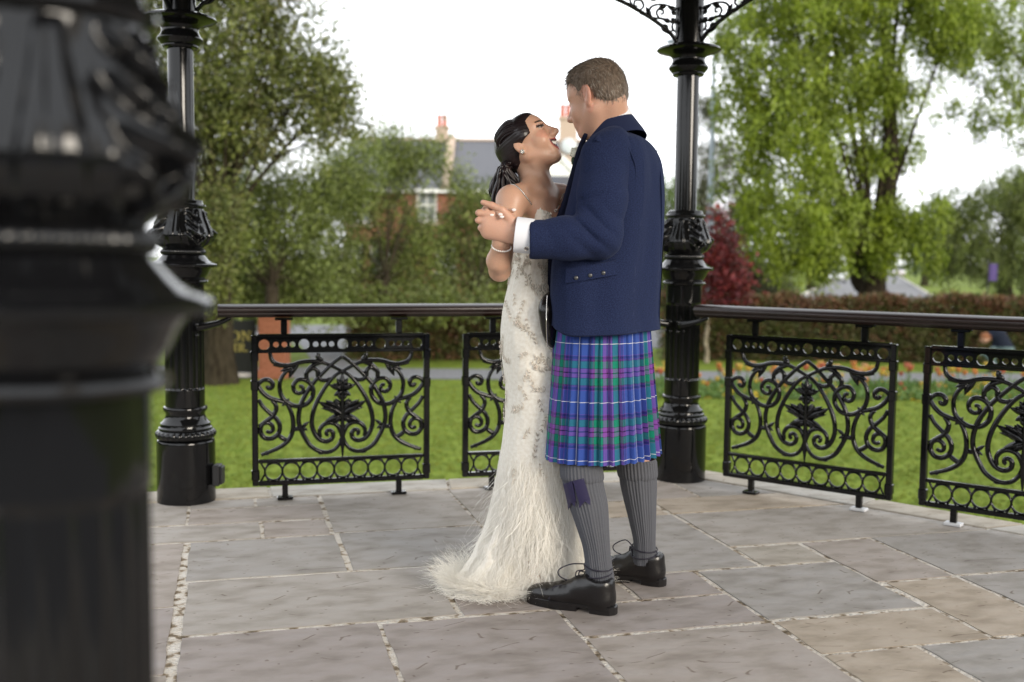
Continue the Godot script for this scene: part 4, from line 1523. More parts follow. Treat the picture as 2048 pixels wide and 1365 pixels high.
func gate() -> void:
	var foot := on(543, 760, LAWN)
	var o := thing("gate_pillar", "square red sandstone gate pillar with a flat cap beside the notice board", "pillar", foot)
	var red := paint("pillar_stone", Color(0.30, 0.125, 0.075), 0.9, 0.2)
	red.albedo_texture = noise_map(0.03, 4, 85, [[0.0, Color(0.75, 0.72, 0.7)], [1.0, Color(1, 1, 1)]])
	triplanar(red, Vector3.ONE)
	var s := Shape.new()
	box(s, Vector3(0, 0.56, -0.24), Vector3(0.47, 1.12, 0.47), Basis.IDENTITY, 0.015)
	part("shaft", s, red, o)
	s = Shape.new()
	box(s, Vector3(0, 1.17, -0.24), Vector3(0.56, 0.1, 0.56), Basis.IDENTITY, 0.02)
	part("cap", s, red, o)
	s = Shape.new()
	box(s, Vector3(0, 0.08, -0.24), Vector3(0.53, 0.16, 0.53), Basis.IDENTITY, 0.02)
	part("base", s, red, o)
	# notice board, half behind the tree trunk
	var low := at(512, 745, 18.9)
	var top := at(420, 640, 18.9)
	var b := thing("notice_board", "black notice board with gold lettering half behind the old tree trunk", "sign", Vector3((low.x + top.x) * 0.5, LAWN, -18.9))
	var black := paint("board_black", Color(0.008, 0.009, 0.008), 0.45)
	var mid := (low + top) * 0.5 - b.position
	s = Shape.new()
	box(s, mid, Vector3(low.x - top.x, top.y - low.y, 0.05), Basis.IDENTITY, 0.008)
	part("board", s, black, b)
	for sg in [-1.0, 1.0]:
		s = Shape.new()
		box(s, Vector3(mid.x + sg * 0.3, (top.y - LAWN) * 0.5 - 0.01, -0.06), Vector3(0.06, top.y - LAWN, 0.06))
		part("post", s, black, b)
	s = Shape.new()
	box(s, Vector3(mid.x, low.y - b.position.y - 0.07, 0.0), Vector3(low.x - top.x + 0.1, 0.11, 0.09), Basis.IDENTITY, 0.01)
	part("plinth", s, paint("kerb_concrete", Color(0.42, 0.40, 0.37), 0.9), b)
	var gold := paint("gold_letter", Color(0.22, 0.19, 0.05), 0.5)
	for q in [["ON", 481, 673, 0.24], ["IR.", 481, 696, 0.20]]:
		var t := TextMesh.new()
		t.text = q[0]
		var f := SystemFont.new()
		f.font_names = PackedStringArray(["Droid Serif"])
		f.font_weight = 700
		t.font = f
		t.font_size = 64
		t.pixel_size = q[3] / 64.0
		t.depth = 0.012
		var l := part("lettering", t, gold, b)
		l.position = at(q[1], q[2], 18.86) - b.position


func street() -> void:
	# lamp post
	var foot := at(1417, 600, 30.0) * Vector3(1, 0, 1) + Vector3(0, LAWN, 0)
	var o := thing("lamp_post", "tall slim grey street lamp post rising behind the red leaved tree", "lamp post", foot)
	var steel := paint("lamp_steel", Color(0.30, 0.35, 0.39), 0.5, 0.5)
	var high := at(1417, 95, 30.0).y - LAWN
	var s := Shape.new()
	lathe(s, [Vector2(0.13, -0.02), Vector2(0.13, 1.3), Vector2(0.105, 1.36), Vector2(0.085, 4.0), Vector2(0.04, high), Vector2(0.0, high + 0.01)], 14)
	part("pole", s, steel, o)
	s = Shape.new()
	tube(s, curve([Vector3(0, high - 0.1, 0), Vector3(-0.25, high + 0.08, 0), Vector3(-0.8, high + 0.16, 0)], 4), 0.03, 8)
	var arm := part("arm", s, steel, o)
	s = Shape.new()
	sphere(s, Vector3(-1.05, high + 0.15, 0), 0.3, 12, 6, Vector3(1, 0.3, 0.45))
	part("lantern", s, steel, arm)
	# cars on the street
	car("white car coming along the street towards the park", at(1673, 573, 106.0), 0.32, Color(0.75, 0.76, 0.76))
	car("pale silver car parked farther along the street kerb", at(1797, 553, 150.0), 0.34, Color(0.55, 0.5, 0.5))
	# purple banner by the hedge
	var p := at(1990, 545, 25.0)
	var b := thing("banner", "small purple banner on a thin post above the copper hedge", "banner", Vector3(p.x, LAWN, p.z))
	s = Shape.new()
	tube(s, PackedVector3Array([Vector3(-0.15, -0.02, 0), Vector3(-0.15, p.y - LAWN + 0.3, 0)]), 0.02, 8)
	part("post", s, paint("board_black", Color(0.01, 0.01, 0.01), 0.5), b)
	s = Shape.new()
	for k in 4:
		var x0 := -0.13 + 0.05 * k
		s.face(Vector3(x0, p.y - LAWN - 0.2, 0.02 * sin(k * 1.4)), Vector3(x0 + 0.05, p.y - LAWN - 0.2, 0.02 * sin(k * 1.4 + 1.4)), Vector3(x0 + 0.05, p.y - LAWN + 0.2, 0.02 * sin(k * 1.4 + 1.4)), Vector3(x0, p.y - LAWN + 0.2, 0.02 * sin(k * 1.4)))
	part("cloth", s, paint("purple_cloth", Color(0.07, 0.045, 0.16), 0.8), b)
	# a passer-by, bent low before the hedge
	var q := thing("person", "person with auburn hair in a dark jacket crouching before the hedge", "person", on(1995, 745, LAWN))
	var fl := Field.new()
	var g := func(px: float, py: float) -> Vector3: return at(px, py, -q.position.z - 0.05) - q.position
	fl.bone(g.call(2012, 700), g.call(1995, 668), 0.16, 0.15, 0.06)
	fl.bone(g.call(1995, 668), g.call(1978, 674), 0.13, 0.07, 0.06)
	fl.ball(g.call(1970, 676), Basis.IDENTITY, Vector3(0.09, 0.115, 0.09), 0.03)
	fl.bone(g.call(2000, 668), g.call(1985, 700), 0.055, 0.045, 0.04)
	fl.bone(g.call(1985, 700), g.call(1962, 708), 0.045, 0.04, 0.03)
	fl.bone(g.call(2012, 702), g.call(1978, 712), 0.10, 0.075, 0.05)
	fl.bone(g.call(1978, 712), g.call(1996, 742), 0.07, 0.045, 0.04)
	fl.bone(g.call(1996, 741), g.call(1978, 743), 0.04, 0.035, 0.03)
	var sh := Shape.new()
	var skin := Color(0.42, 0.25, 0.17)
	var head: Vector3 = g.call(1970, 678)
	var hips: Vector3 = g.call(1995, 694)
	fl.into(sh, 0.02, func(v: Vector3) -> Color:
		if v.distance_to(head) < 0.13:
			return Color(0.20, 0.09, 0.045) if v.y > head.y + 0.01 else skin
		if v.y < 0.12:
			return Color(0.02, 0.02, 0.02)
		return Color(0.12, 0.17, 0.17) if v.y < hips.y else Color(0.018, 0.02, 0.035))
	part("body", sh, tinted("figure_cloth", 0.85, 0.2), q)


func car(label: String, foot: Vector3, turn: float, c: Color) -> void:
	var o := thing("car", label, "car", Vector3(foot.x, LAWN + 0.012, foot.z), turn * -1.0, "cars on the street")
	var body := paint("car_%d" % int(c.r * 100), c, 0.25, 0.5)
	var glass := paint("car_glass", Color(0.02, 0.025, 0.03), 0.08, 0.6)
	var s := Shape.new()
	# lower body, then the cabin, as sections along z (front towards the camera)
	var sec := [[2.05, 0.45, 0.62, 0.72], [1.9, 0.3, 0.72, 0.86], [1.0, 0.22, 0.90, 0.89], [-1.5, 0.22, 0.96, 0.89], [-2.0, 0.35, 0.90, 0.82]]
	var prev := -1
	for q in sec:
		var k0 := s.add(Vector3(-q[3], q[1], q[0]))
		s.add(Vector3(q[3], q[1], q[0]))
		s.add(Vector3(q[3], q[2] - 0.1, q[0]))
		s.add(Vector3(q[3] * 0.88, q[2], q[0]))
		s.add(Vector3(-q[3] * 0.88, q[2], q[0]))
		s.add(Vector3(-q[3], q[2] - 0.1, q[0]))
		if prev >= 0:
			for j in 6:
				s.quad(prev + j, k0 + j, k0 + (j + 1) % 6, prev + (j + 1) % 6)
		else:
			s.quad(k0, k0 + 1, k0 + 2, k0 + 5)
			s.quad(k0 + 5, k0 + 2, k0 + 3, k0 + 4)
		prev = k0
	part("body", s, body, o)
	s = Shape.new()
	for k in 2:
		var lo := [Vector3(-0.8, 0.9, 0.95), Vector3(0.8, 0.9, 0.95), Vector3(0.8, 0.94, -1.7), Vector3(-0.8, 0.94, -1.7)]
		var hi := [Vector3(-0.6, 1.44, 0.15), Vector3(0.6, 1.44, 0.15), Vector3(0.58, 1.44, -1.2), Vector3(-0.58, 1.44, -1.2)]
		for j in 4:
			if k == 0:
				s.face(lo[j], lo[(j + 1) % 4], hi[(j + 1) % 4], hi[j])
	part("windscreen", s, glass, o)
	s = Shape.new()
	box(s, Vector3(0, 1.46, -0.52), Vector3(1.24, 0.06, 1.42), Basis.IDENTITY, 0.02)
	part("roof", s, body, o)
	for sx in [-1.0, 1.0]:
		s = Shape.new()
		box(s, Vector3(0.68 * sx, 0.66, 1.98), Vector3(0.34, 0.16, 0.1), Basis.IDENTITY, 0.03)
		part("headlight", s, paint("lamp_glass", Color(0.6, 0.62, 0.64), 0.1), o)
		for z in [1.25, -1.3]:
			s = Shape.new()
			lathe(s, [Vector2(0.2, -0.1), Vector2(0.32, -0.1), Vector2(0.32, 0.1), Vector2(0.2, 0.1), Vector2(0.0, 0.08)], 16)
			var w := part("wheel", s, paint("rubber", Color(0.015, 0.015, 0.015), 0.7), o)
			w.transform = Transform3D(Basis(Vector3.BACK, -PI / 2 * sx), Vector3(0.8 * sx, 0.32, z))
	s = Shape.new()
	box(s, Vector3(0, 0.42, 2.03), Vector3(0.9, 0.12, 0.06), Basis.IDENTITY, 0.02)
	part("grille", s, glass, o)


func flowers() -> void:
	var rng := RandomNumberGenerator.new()
	rng.seed = 91
	var tones := [["orange", Color(0.46, 0.17, 0.04)], ["yellow", Color(0.46, 0.32, 0.05)], ["pale orange", Color(0.52, 0.27, 0.13)], ["coral red", Color(0.38, 0.10, 0.05)]]
	var protos := []
	for t in tones:
		var o := thing("tulip", "%s tulip in full bloom in the bed along the path" % t[0], "tulip", Vector3.ZERO, 0.0, "tulips in the bed along the path")
		var s := Shape.new()
		tube(s, curve([Vector3(0, -0.01, 0), Vector3(0.008, 0.15, 0.0), Vector3(0.0, 0.30, 0.0)], 4), 0.006, 5)
		part("stem", s, paint("stem_green", Color(0.08, 0.16, 0.03), 0.6), o)
		for k in 6:
			var a := TAU * k / 6
			s = Shape.new()
			leaf(s, Vector3(0, 0.29, 0), Vector3(cos(a) * 0.05, 0.38, sin(a) * 0.05), Vector3(cos(a), 0.3, sin(a)), 0.034, 0.006)
			part("petal", s, paint("petal_" + t[0], t[1], 0.6), o)
		for k in 2:
			s = Shape.new()
			leaf(s, Vector3(0, 0.0, 0), Vector3(0.09 * (1 - 2 * k), 0.21, 0.03), Vector3(0, 0.4, 1), 0.022, 0.004)
			part("leaf", s, paint("stem_green", Color(0.08, 0.16, 0.03), 0.6), o)
		protos.push_back(o)
	for k in 120:
		var z := 16.6 + rng.randf() * 1.7
		var x := lerpf(2.1, 9.2, rng.randf())
		var i: int = [0, 0, 1, 1, 2, 3][rng.randi_range(0, 5)]
		var o: Node3D = protos[i]
		if k >= 4:
			o = protos[i].duplicate()
			o.name = numbered("tulip")
			add_child(o)
		elif k < 4:
			o = protos[k]
		o.position = Vector3(x, LAWN, -z)
		o.rotation.y = rng.randf() * TAU
		o.scale = Vector3.ONE * (rng.randf_range(0.85, 1.25) if z > 17.2 else rng.randf_range(0.55, 0.85))
	var spots := []
	for k in 2600:
		spots.push_back([Transform3D(Basis.from_euler(Vector3(0, rng.randf() * TAU, 0)).scaled(Vector3.ONE * rng.randf_range(0.5, 0.9)), Vector3(lerpf(2.0, 9.4, rng.randf()), LAWN + rng.randf() * 0.12, -16.5 - rng.randf() * 1.9)), Color(0.10, 0.17, 0.04) if rng.randf() < 0.9 else Color(0.6, 0.4, 0.03)])
	var f := scatter("bedding_foliage", clump(7, 10, 0.10, 0.11, 0.04), leaf_paint("leaves"), spots, self)
	f.set_meta("label", "low green bedding plants between the tulips along the path")
	f.set_meta("category", "foliage")


# ---------- the couple

class Loft:
	# A closed surface through upright rings; each ring is [height, middle x, middle z, half width, half depth].
	var rings := []
	var shear := 0.0
	var power := 1.0

	func ring(f: float) -> Array:
		var n := rings.size() - 1
		var k := clampi(int(f * n), 0, n - 1)
		var g := f * n - k
		var out := []
		for q in 5:
			out.push_back(cubic_interpolate(rings[k][q], rings[k + 1][q], rings[maxi(k - 1, 0)][q], rings[mini(k + 2, n)][q], g))
		return out

	func normal(th: float, r: Array) -> Vector3:
		var tx := Vector3(-r[3] * sin(th), 0, r[4] * cos(th) - shear * r[3] * sin(th))
		return tx.cross(Vector3.UP).normalized() * -1.0 if tx.cross(Vector3.UP).dot(Vector3(cos(th), 0, sin(th))) < 0.0 else tx.cross(Vector3.UP).normalized()

	func point(th: float, r: Array, out := 0.0) -> Vector3:
		var c := cos(th)
		var s := sin(th)
		if power != 1.0:
			c = signf(c) * pow(absf(c), power)
			s = signf(s) * pow(absf(s), power)
		return Vector3(r[1] + r[3] * c, r[0], r[2] + r[4] * s + shear * r[3] * c) + normal(th, r) * out

	# the ring fraction at a height (heights fall along the loft)
	func frac(h: float) -> float:
		var lo := 0.0
		var hi := 1.0
		for k in 24:
			var m := (lo + hi) * 0.5
			if ring(m)[0] > h:
				lo = m
			else:
				hi = m
		return (lo + hi) * 0.5


func loft_of(list: Array, depth: float, shear := 0.0) -> Loft:
	var l := Loft.new()
	l.shear = shear
	for q in list:
		var a := at(q[1], q[0], depth)
		var b := at(q[2], q[0], depth)
		l.rings.push_back([(a.y + b.y) * 0.5, (a.x + b.x) * 0.5, -depth + (q[4] if q.size() > 4 else 0.0), (b.x - a.x) * 0.5, q[3]])
	return l


# the point of a loft that the camera sees at a pixel
func seen(l: Loft, px: float, py: float, out := 0.0) -> Vector3:
	var d: float = -l.rings[0][2] - 0.18
	var p := at(px, py, d)
	for k in 4:
		var r := l.ring(l.frac(p.y))
		var c := clampf((p.x - r[1]) / r[3], -0.99, 0.99)
		p = at(px, py, -l.point(acos(c), r).z)
	var r2 := l.ring(l.frac(p.y))
	return l.point(acos(clampf((p.x - r2[1]) / r2[3], -0.99, 0.99)), r2, out)


func skin_loft(s: Shape, l: Loft, cols: int, rows: int, bulge = null, f0 := 0.0, f1 := 1.0, angles := PackedFloat32Array(), closed := true) -> void:
	var n := cols if angles.is_empty() else angles.size()
	var k0 := s.v.size()
	for j in rows + 1:
		var f := lerpf(f0, f1, float(j) / rows)
		var r := l.ring(f)
		for i in n + 1:
			var th := TAU * i / n if angles.is_empty() else (angles[i % n] + (TAU if i == n else 0.0))
			var d: float = bulge.call(th, r[0], f) if bulge != null else 0.0
			s.add(l.point(th, r, d), Vector2(th, r[0]))
	for j in rows:
		for i in n:
			if not closed and i == n - 1:
				continue
			var a := k0 + j * (n + 1) + i
			s.quad(a, a + 1, a + n + 2, a + n + 1)
	s.weld = true


# a thin patch laid on a loft: corners as pixels, in order round
func patch(s: Shape, l: Loft, corners: Array, lift: float, n := 6) -> void:
	var k0 := s.v.size()
	for lay in 2:
		for j in n + 1:
			for i in n + 1:
				var u := float(i) / n
				var w := float(j) / n
				var top: Vector2 = corners[0].lerp(corners[1], u)
				var low: Vector2 = corners[3].lerp(corners[2], u)
				var p := top.lerp(low, w)
				s.add(seen(l, p.x, p.y, lift if lay == 0 else -0.003))
	for j in n:
		for i in n:
			var a := k0 + j * (n + 1) + i
			s.quad(a, a + n + 1, a + n + 2, a + 1)
	var m := (n + 1) * (n + 1)
	for i in n:
		for e in [[i, i + 1], [n * (n + 1) + i + 1, n * (n + 1) + i], [(i + 1) * (n + 1), i * (n + 1)], [i * (n + 1) + n, (i + 1) * (n + 1) + n]]:
			var p0 := s.add(s.v[k0 + e[0]])
			var p1 := s.add(s.v[k0 + e[1]])
			var p2 := s.add(s.v[k0 + m + e[1]])
			var p3 := s.add(s.v[k0 + m + e[0]])
			s.quad(p0, p1, p2, p3)


func couple() -> void:
	var cloth := paint("tweed", Color(0.024, 0.035, 0.085), 0.92, 0.2)
	cloth.albedo_texture = noise_map(0.12, 3, 101, [[0.0, Color(0.55, 0.55, 0.6)], [0.45, Color(0.78, 0.78, 0.82)], [0.7, Color(0.93, 0.93, 0.95)], [1.0, Color(1, 1, 1)]])
	cloth.normal_enabled = true
	cloth.normal_texture = noise_map(0.2, 3, 102, [], 512, 4.0)
	cloth.normal_scale = 0.5
	cloth.rim_enabled = true
	cloth.rim = 0.35
	cloth.rim_tint = 0.7
	triplanar(cloth, Vector3.ONE * 3.0)
	var navy := paint("navy_trim", Color(0.010, 0.012, 0.028), 0.85, 0.25)
	var lapel := paint("collar_cloth", Color(0.016, 0.022, 0.055), 0.9, 0.2)
	lapel.rim_enabled = true
	lapel.rim = 0.3
	var linen := paint("linen", Color(0.74, 0.75, 0.80), 0.8, 0.3)
	var leather := paint("leather", Color(0.007, 0.006, 0.0065), 0.27, 0.5)
	leather.normal_enabled = true
	leather.normal_texture = noise_map(0.03, 4, 104, [], 512, 2.0)
	leather.normal_scale = 0.35
	triplanar(leather, Vector3.ONE * 6.0)
	var wool := paint("sock_wool", Color(0.165, 0.17, 0.188), 0.95, 0.15)
	wool.albedo_texture = noise_map(0.15, 3, 105, [[0.0, Color(0.6, 0.6, 0.62)], [1.0, Color(1, 1, 1)]])
	triplanar(wool, Vector3(8, 3, 8))
	var flesh := tinted("skin", 0.42, 0.45)
	flesh.albedo_texture = noise_map(0.05, 4, 130, [[0.0, Color(0.93, 0.90, 0.89)], [1.0, Color(1, 1, 1)]])
	triplanar(flesh, Vector3.ONE * 9.0)
	flesh.subsurf_scatter_enabled = true
	flesh.subsurf_scatter_strength = 0.12
	paint("lace_cord", Color(0.012, 0.010, 0.022), 0.7)
	paint("silver", Color(0.62, 0.60, 0.57), 0.25, 0.5, 1.0)
	groom()
	bride()


func still(p: Node3D) -> Transform3D:
	return Transform3D(Basis.IDENTITY, -p.position)


# a head in its own axes: x towards the face, y up, z to the side that the camera sees
func head_field(fl: Field, h: Transform3D, female: bool) -> void:
	var b := h.basis.orthonormalized()
	var k := h.basis.x.length()
	var wide := 0.95 if female else 1.0
	var ey := 0.012 if female else 0.002
	var ny := 0.009 if female else 0.0
	var ear_k := 0.82 if female else 1.0
	var P := func(x: float, y: float, z: float) -> Vector3: return h * Vector3(x, y, z * wide)
	var R := func(x: float, y: float, z: float) -> Vector3: return Vector3(x, y, z * wide) * k
	if female:
		fl.ball(P.call(-0.008, 0.029, 0), b, R.call(0.085, 0.069, 0.075), 0.0)
	else:
		fl.ball(P.call(-0.010, 0.036, 0), b, R.call(0.094, 0.082, 0.076), 0.0)
	fl.ball(P.call(0.034, -0.012, 0), b, R.call(0.060, 0.088, 0.060), 0.03)
	fl.ball(P.call(0.05, 0.035, 0), b, R.call(0.042, 0.05, 0.056), 0.03)
	for z in [-1.0, 1.0]:
		fl.bone(P.call(-0.002, -0.050, 0.050 * z), P.call(0.064, -0.097, 0.013 * z), 0.023 * k, (0.016 if female else 0.020) * k, 0.03)
		fl.ball(P.call(0.062, -0.034, 0.034 * z), b, R.call(0.026, 0.028, 0.024), 0.02)
		fl.bone(P.call(0.086, 0.017 + ey, 0.012 * z), P.call(0.070, 0.019 + ey, 0.048 * z), 0.009 * k, 0.008 * k, 0.012)
		fl.ball(P.call(0.094, ey, 0.031 * z), b, R.call(0.016, 0.011, 0.017), 0.010, true)
		fl.ball(P.call(0.078, ey, 0.031 * z), b, R.call(0.013, 0.012, 0.015), 0.003)
		# ear
		var ear := b * Basis.from_euler(Vector3(0, 0.35 * z, 0.18))
		fl.ball(P.call(-0.008, -0.014 if female else -0.004, 0.079 * z), ear, Vector3(0.019, 0.033, 0.0065) * k * ear_k, 0.006)
		fl.ball(P.call(-0.006, -0.030, 0.077 * z), ear, Vector3(0.010, 0.012, 0.006) * k * ear_k, 0.006)
		fl.ball(P.call(-0.003, -0.008 if female else 0.004, 0.087 * z), ear, Vector3(0.0105, 0.021, 0.0075) * k * ear_k, 0.003, true)
		fl.ball(P.call(0.004, -0.018 if female else -0.010, 0.086 * z), ear, Vector3(0.008, 0.009, 0.009) * k, 0.003, true)
		fl.ball(P.call(0.104, -0.036 + ny, 0.011 * z), b, Vector3(0.011, 0.009, 0.008) * k, 0.006)
		fl.ball(P.call(0.112, -0.0475 + ny, 0.0095 * z), b, Vector3(0.0058, 0.0045, 0.0034) * k, 0.002, true)
	fl.bone(P.call(0.090, 0.012 + ny, 0), P.call(0.121, -0.031 + ny, 0), 0.008 * k, 0.0098 * k, 0.012)
	fl.bone(P.call(0.121, -0.033 + ny, 0), P.call(0.098, -0.044 + ny, 0), 0.0085 * k, 0.009 * k, 0.008)
	fl.bone(P.call(0.082, 0.004, 0), P.call(0.103, -0.034 + ny, 0), 0.011 * k, 0.012 * k, 0.006)
	fl.ball(P.call(0.076 if female else 0.083, -0.099, 0), b, Vector3(0.014 if female else 0.017, 0.014, 0.018) * k, 0.02)
	fl.ball(P.call(0.080 if female else 0.088, -0.060, 0), b, R.call(0.016, 0.030, 0.032), 0.016)


func groom() -> void:
	var root := thing("person", "man in a navy tweed jacket and blue purple tartan kilt, dancing with the bride", "person", Vector3(0.42, 0, -3.62))
	var here := still(root)
	var iron := func(px: float, py: float, z: float) -> Vector3: return at(px, py, z)
	var skin := Color(0.60, 0.36, 0.26)
	# --- body: head and neck, hands and legs in one surface
	var s := Shape.new()
	s.tint = skin
	var fl := Field.new()
	fl.bone(at(1220, 285, 3.64), at(1215, 420, 3.63), 0.045, 0.12, 0.04)
	fl.bone(at(1215, 420, 3.63), at(1208, 640, 3.64), 0.13, 0.14, 0.05)
	fl.bone(at(1180, 660, 3.56), at(1166, 880, 3.53), 0.09, 0.06, 0.04)
	fl.bone(at(1166, 880, 3.53), at(1172, 990, 3.52), 0.050, 0.046, 0.03)
	fl.bone(at(1172, 990, 3.52), at(1200, 1165, 3.52), 0.045, 0.026, 0.03)
	fl.bone(at(1250, 660, 3.74), at(1268, 890, 3.79), 0.09, 0.06, 0.04)
	fl.bone(at(1268, 890, 3.79), at(1280, 980, 3.79), 0.049, 0.045, 0.03)
	fl.bone(at(1280, 980, 3.79), at(1294, 1130, 3.79), 0.044, 0.026, 0.03)
	fl.bone(at(1212, 318, 3.49), at(1200, 474, 3.42), 0.05, 0.042, 0.03)
	fl.bone(at(1200, 474, 3.42), at(1060, 472, 3.37), 0.042, 0.03, 0.02)
	fl.bone(at(1245, 318, 3.79), at(1180, 460, 3.95), 0.05, 0.042, 0.03)
	fl.bone(at(1180, 460, 3.95), at(1080, 500, 3.87), 0.045, 0.03, 0.02)
	fl.into(s, 0.016)
	var p := deg_to_rad(17.0)
	var y := deg_to_rad(36.0)
	var f := Vector3(-cos(p) * cos(y), -sin(p), -cos(p) * sin(y))
	var u := Vector3(-sin(p) * cos(y), cos(p), -sin(p) * sin(y))
	var side := Vector3(-sin(y), 0, cos(y))
	var h := Transform3D(Basis(f, u, side).scaled_local(Vector3.ONE * 1.01), at(1195, 195, 3.62))
	fl = Field.new()
	head_field(fl, h, false)
	fl.bone(h * Vector3(-0.035, -0.035, 0), at(1220, 262, 3.64), 0.051, 0.056, 0.03)
	fl.bone(h * Vector3(-0.052, -0.02, 0), at(1226, 250, 3.64), 0.045, 0.052, 0.03)
	fl.bone(h * Vector3(-0.012, -0.05, 0.045), at(1196, 268, 3.60), 0.016, 0.018, 0.03)
	var hi := h.affine_inverse()
	fl.into(s, 0.0036, func(v: Vector3) -> Color:
		var q := hi * v
		var c := skin
		if absf(q.y - 0.026) < 0.005 and q.x > 0.07 and absf(q.z) > 0.012 and absf(q.z) < 0.05:
			return Color(0.10, 0.065, 0.045)
		if q.x > 0.088 and absf(q.y + 0.066) < 0.007 and absf(q.z) < 0.026:
			return Color(0.42, 0.15, 0.12)
		if absf(q.z) > 0.072:
			c = Color(0.62, 0.325, 0.235)
		return c)
	# his near hand closed round hers
	fl = Field.new()
	var z := 3.375
	s.tint = skin
	fl.bone(at(1062, 470, z), at(1030, 462, z), 0.029, 0.028, 0.012)
	fl.slab(at(1030, 460, z), at(985, 447, z + 0.012), 0.034, 0.036, Vector3(0.15, 0.1, 1), 0.52, 0.012)
	fl.slab(at(1020, 470, z), at(978, 462, z + 0.02), 0.026, 0.028, Vector3(0.15, 0.1, 1), 0.6, 0.012)
	# four fingers fold left and away round her palm; then the thumb on top
	var fingers := [[[986, 428], [957, 426], [954, 441], 0.0], [[981, 441], [956, 441], [955, 453], 0.004], [[979, 455], [961, 456], [962, 464], 0.010], [[980, 467], [972, 471], [978, 474], 0.018]]
	for k in 4:
		var q: Array = fingers[k]
		var r := 0.0098 - 0.0007 * k
		var d0: float = z + 0.006 + q[3]
		fl.bone(at(q[0][0], q[0][1], d0), at(q[1][0], q[1][1], d0 + 0.002), r * 1.12, r, 0.006)
		fl.bone(at(q[1][0], q[1][1], d0 + 0.002), at(q[1][0] + 4, q[1][1] + 3, d0 + 0.036), r, r * 0.92, 0.004)
		fl.bone(at(q[1][0] + 4, q[1][1] + 3, d0 + 0.036), at(q[1][0] + 20, q[1][1] + 4, d0 + 0.05), r * 0.92, r * 0.8, 0.004)
	fl.bone(at(1022, 440, z), at(1004, 420, z - 0.004), 0.018, 0.0125, 0.012)
	fl.bone(at(1004, 420, z - 0.004), at(984, 411, z), 0.0120, 0.0108, 0.005)
	fl.bone(at(984, 411, z), at(966, 405, z + 0.004), 0.0105, 0.0085, 0.004)
	fl.into(s, 0.003)
	# the other hand, spread on her back
	fl = Field.new()
	fl.bone(at(1090, 498, 3.87), at(1068, 502, 3.86), 0.028, 0.03, 0.012)
	fl.slab(at(1068, 502, 3.86), at(1046, 508, 3.85), 0.036, 0.036, Vector3(0, 0, 1), 0.5, 0.012)
	for k in 4:
		fl.bone(at(1048, 494 + 10 * k, 3.85), at(1022, 488 + 12 * k, 3.825), 0.009, 0.0075, 0.005)
	fl.bone(at(1066, 488, 3.85), at(1050, 474, 3.84), 0.011, 0.009, 0.006)
	fl.into(s, 0.0045)
	part("body", s, mats["skin"], root, here)
	groom_hair(root, here, h)
	# ring on his finger
	s = Shape.new()
	var ring_at := at(971, 459, z + 0.016)
	tube(s, hoop(ring_at, (at(961, 456, z) - at(979, 455, z)).normalized(), 0.0102, 14), 0.0022, 6)
	part("wedding_ring", s, paint("dark_gold", Color(0.12, 0.11, 0.10), 0.25, 0.5, 0.8), root, here)
	jacket(root, here)
	kilt(root, here)
	# sporran
	fl = Field.new()
	fl.ball(at(1108, 640, 3.60), Basis.from_euler(Vector3(0, -0.5, 0.10)), Vector3(0.032, 0.100, 0.085), 0.0)
	fl.ball(at(1104, 622, 3.58), Basis.from_euler(Vector3(0, -0.5, 0.10)), Vector3(0.035, 0.060, 0.075), 0.006)
	s = Shape.new()
	fl.into(s, 0.008)
	var sp := part("sporran", s, mats["leather"], root, here)
	s = Shape.new()
	var rim := []
	for k in 15:
		var a := -1.4 + 2.8 * k / 14.0
		rim.push_back(at(1096 - 3 * cos(a), 642 + 52 * sin(a), 3.50 + 0.03 * absf(sin(a))))
	tube(s, curve(rim, 2), 0.0022, 5)
	part("edging", s, mats["silver"], sp)
	# legs: socks, flashes, shoes
	var near := [[922, 1124, 1199, 0.058], [950, 1124, 1204, 0.062], [975, 1128, 1208, 0.063], [1010, 1138, 1215, 0.062], [1050, 1152, 1217, 0.055], [1090, 1165, 1219, 0.046], [1120, 1170, 1222, 0.041], [1150, 1172, 1227, 0.038], [1176, 1176, 1230, 0.034]]
	var far := [[918, 1236, 1310, 0.06], [945, 1238, 1312, 0.064], [970, 1241, 1313, 0.065], [1000, 1248, 1312, 0.062], [1040, 1258, 1311, 0.052], [1080, 1267, 1310, 0.044], [1105, 1267, 1311, 0.040], [1120, 1267, 1312, 0.034], [1129, 1269, 1311, 0.030]]
	for k in 2:
		var l := loft_of(near if k == 0 else far, 3.52 if k == 0 else 3.79)
		s = Shape.new()
		skin_loft(s, l, 216, 40, func(th: float, _y: float, _f: float) -> float: return 0.0013 * sin(th * 36.0) + 0.0012 * sin(th * 9.0), 0.09, 1.0)
		var sock := part("sock", s, mats["sock_wool"], root, here)
		s = Shape.new()
		skin_loft(s, l, 216, 10, func(th: float, _y: float, g: float) -> float: return 0.0055 + 0.0016 * sin(th * 36.0) - 0.006 * pow(clampf(absf(g - 0.09) / 0.09, 0, 1), 6.0), 0.0, 0.185)
		part("turnover", s, mats["sock_wool"], sock)
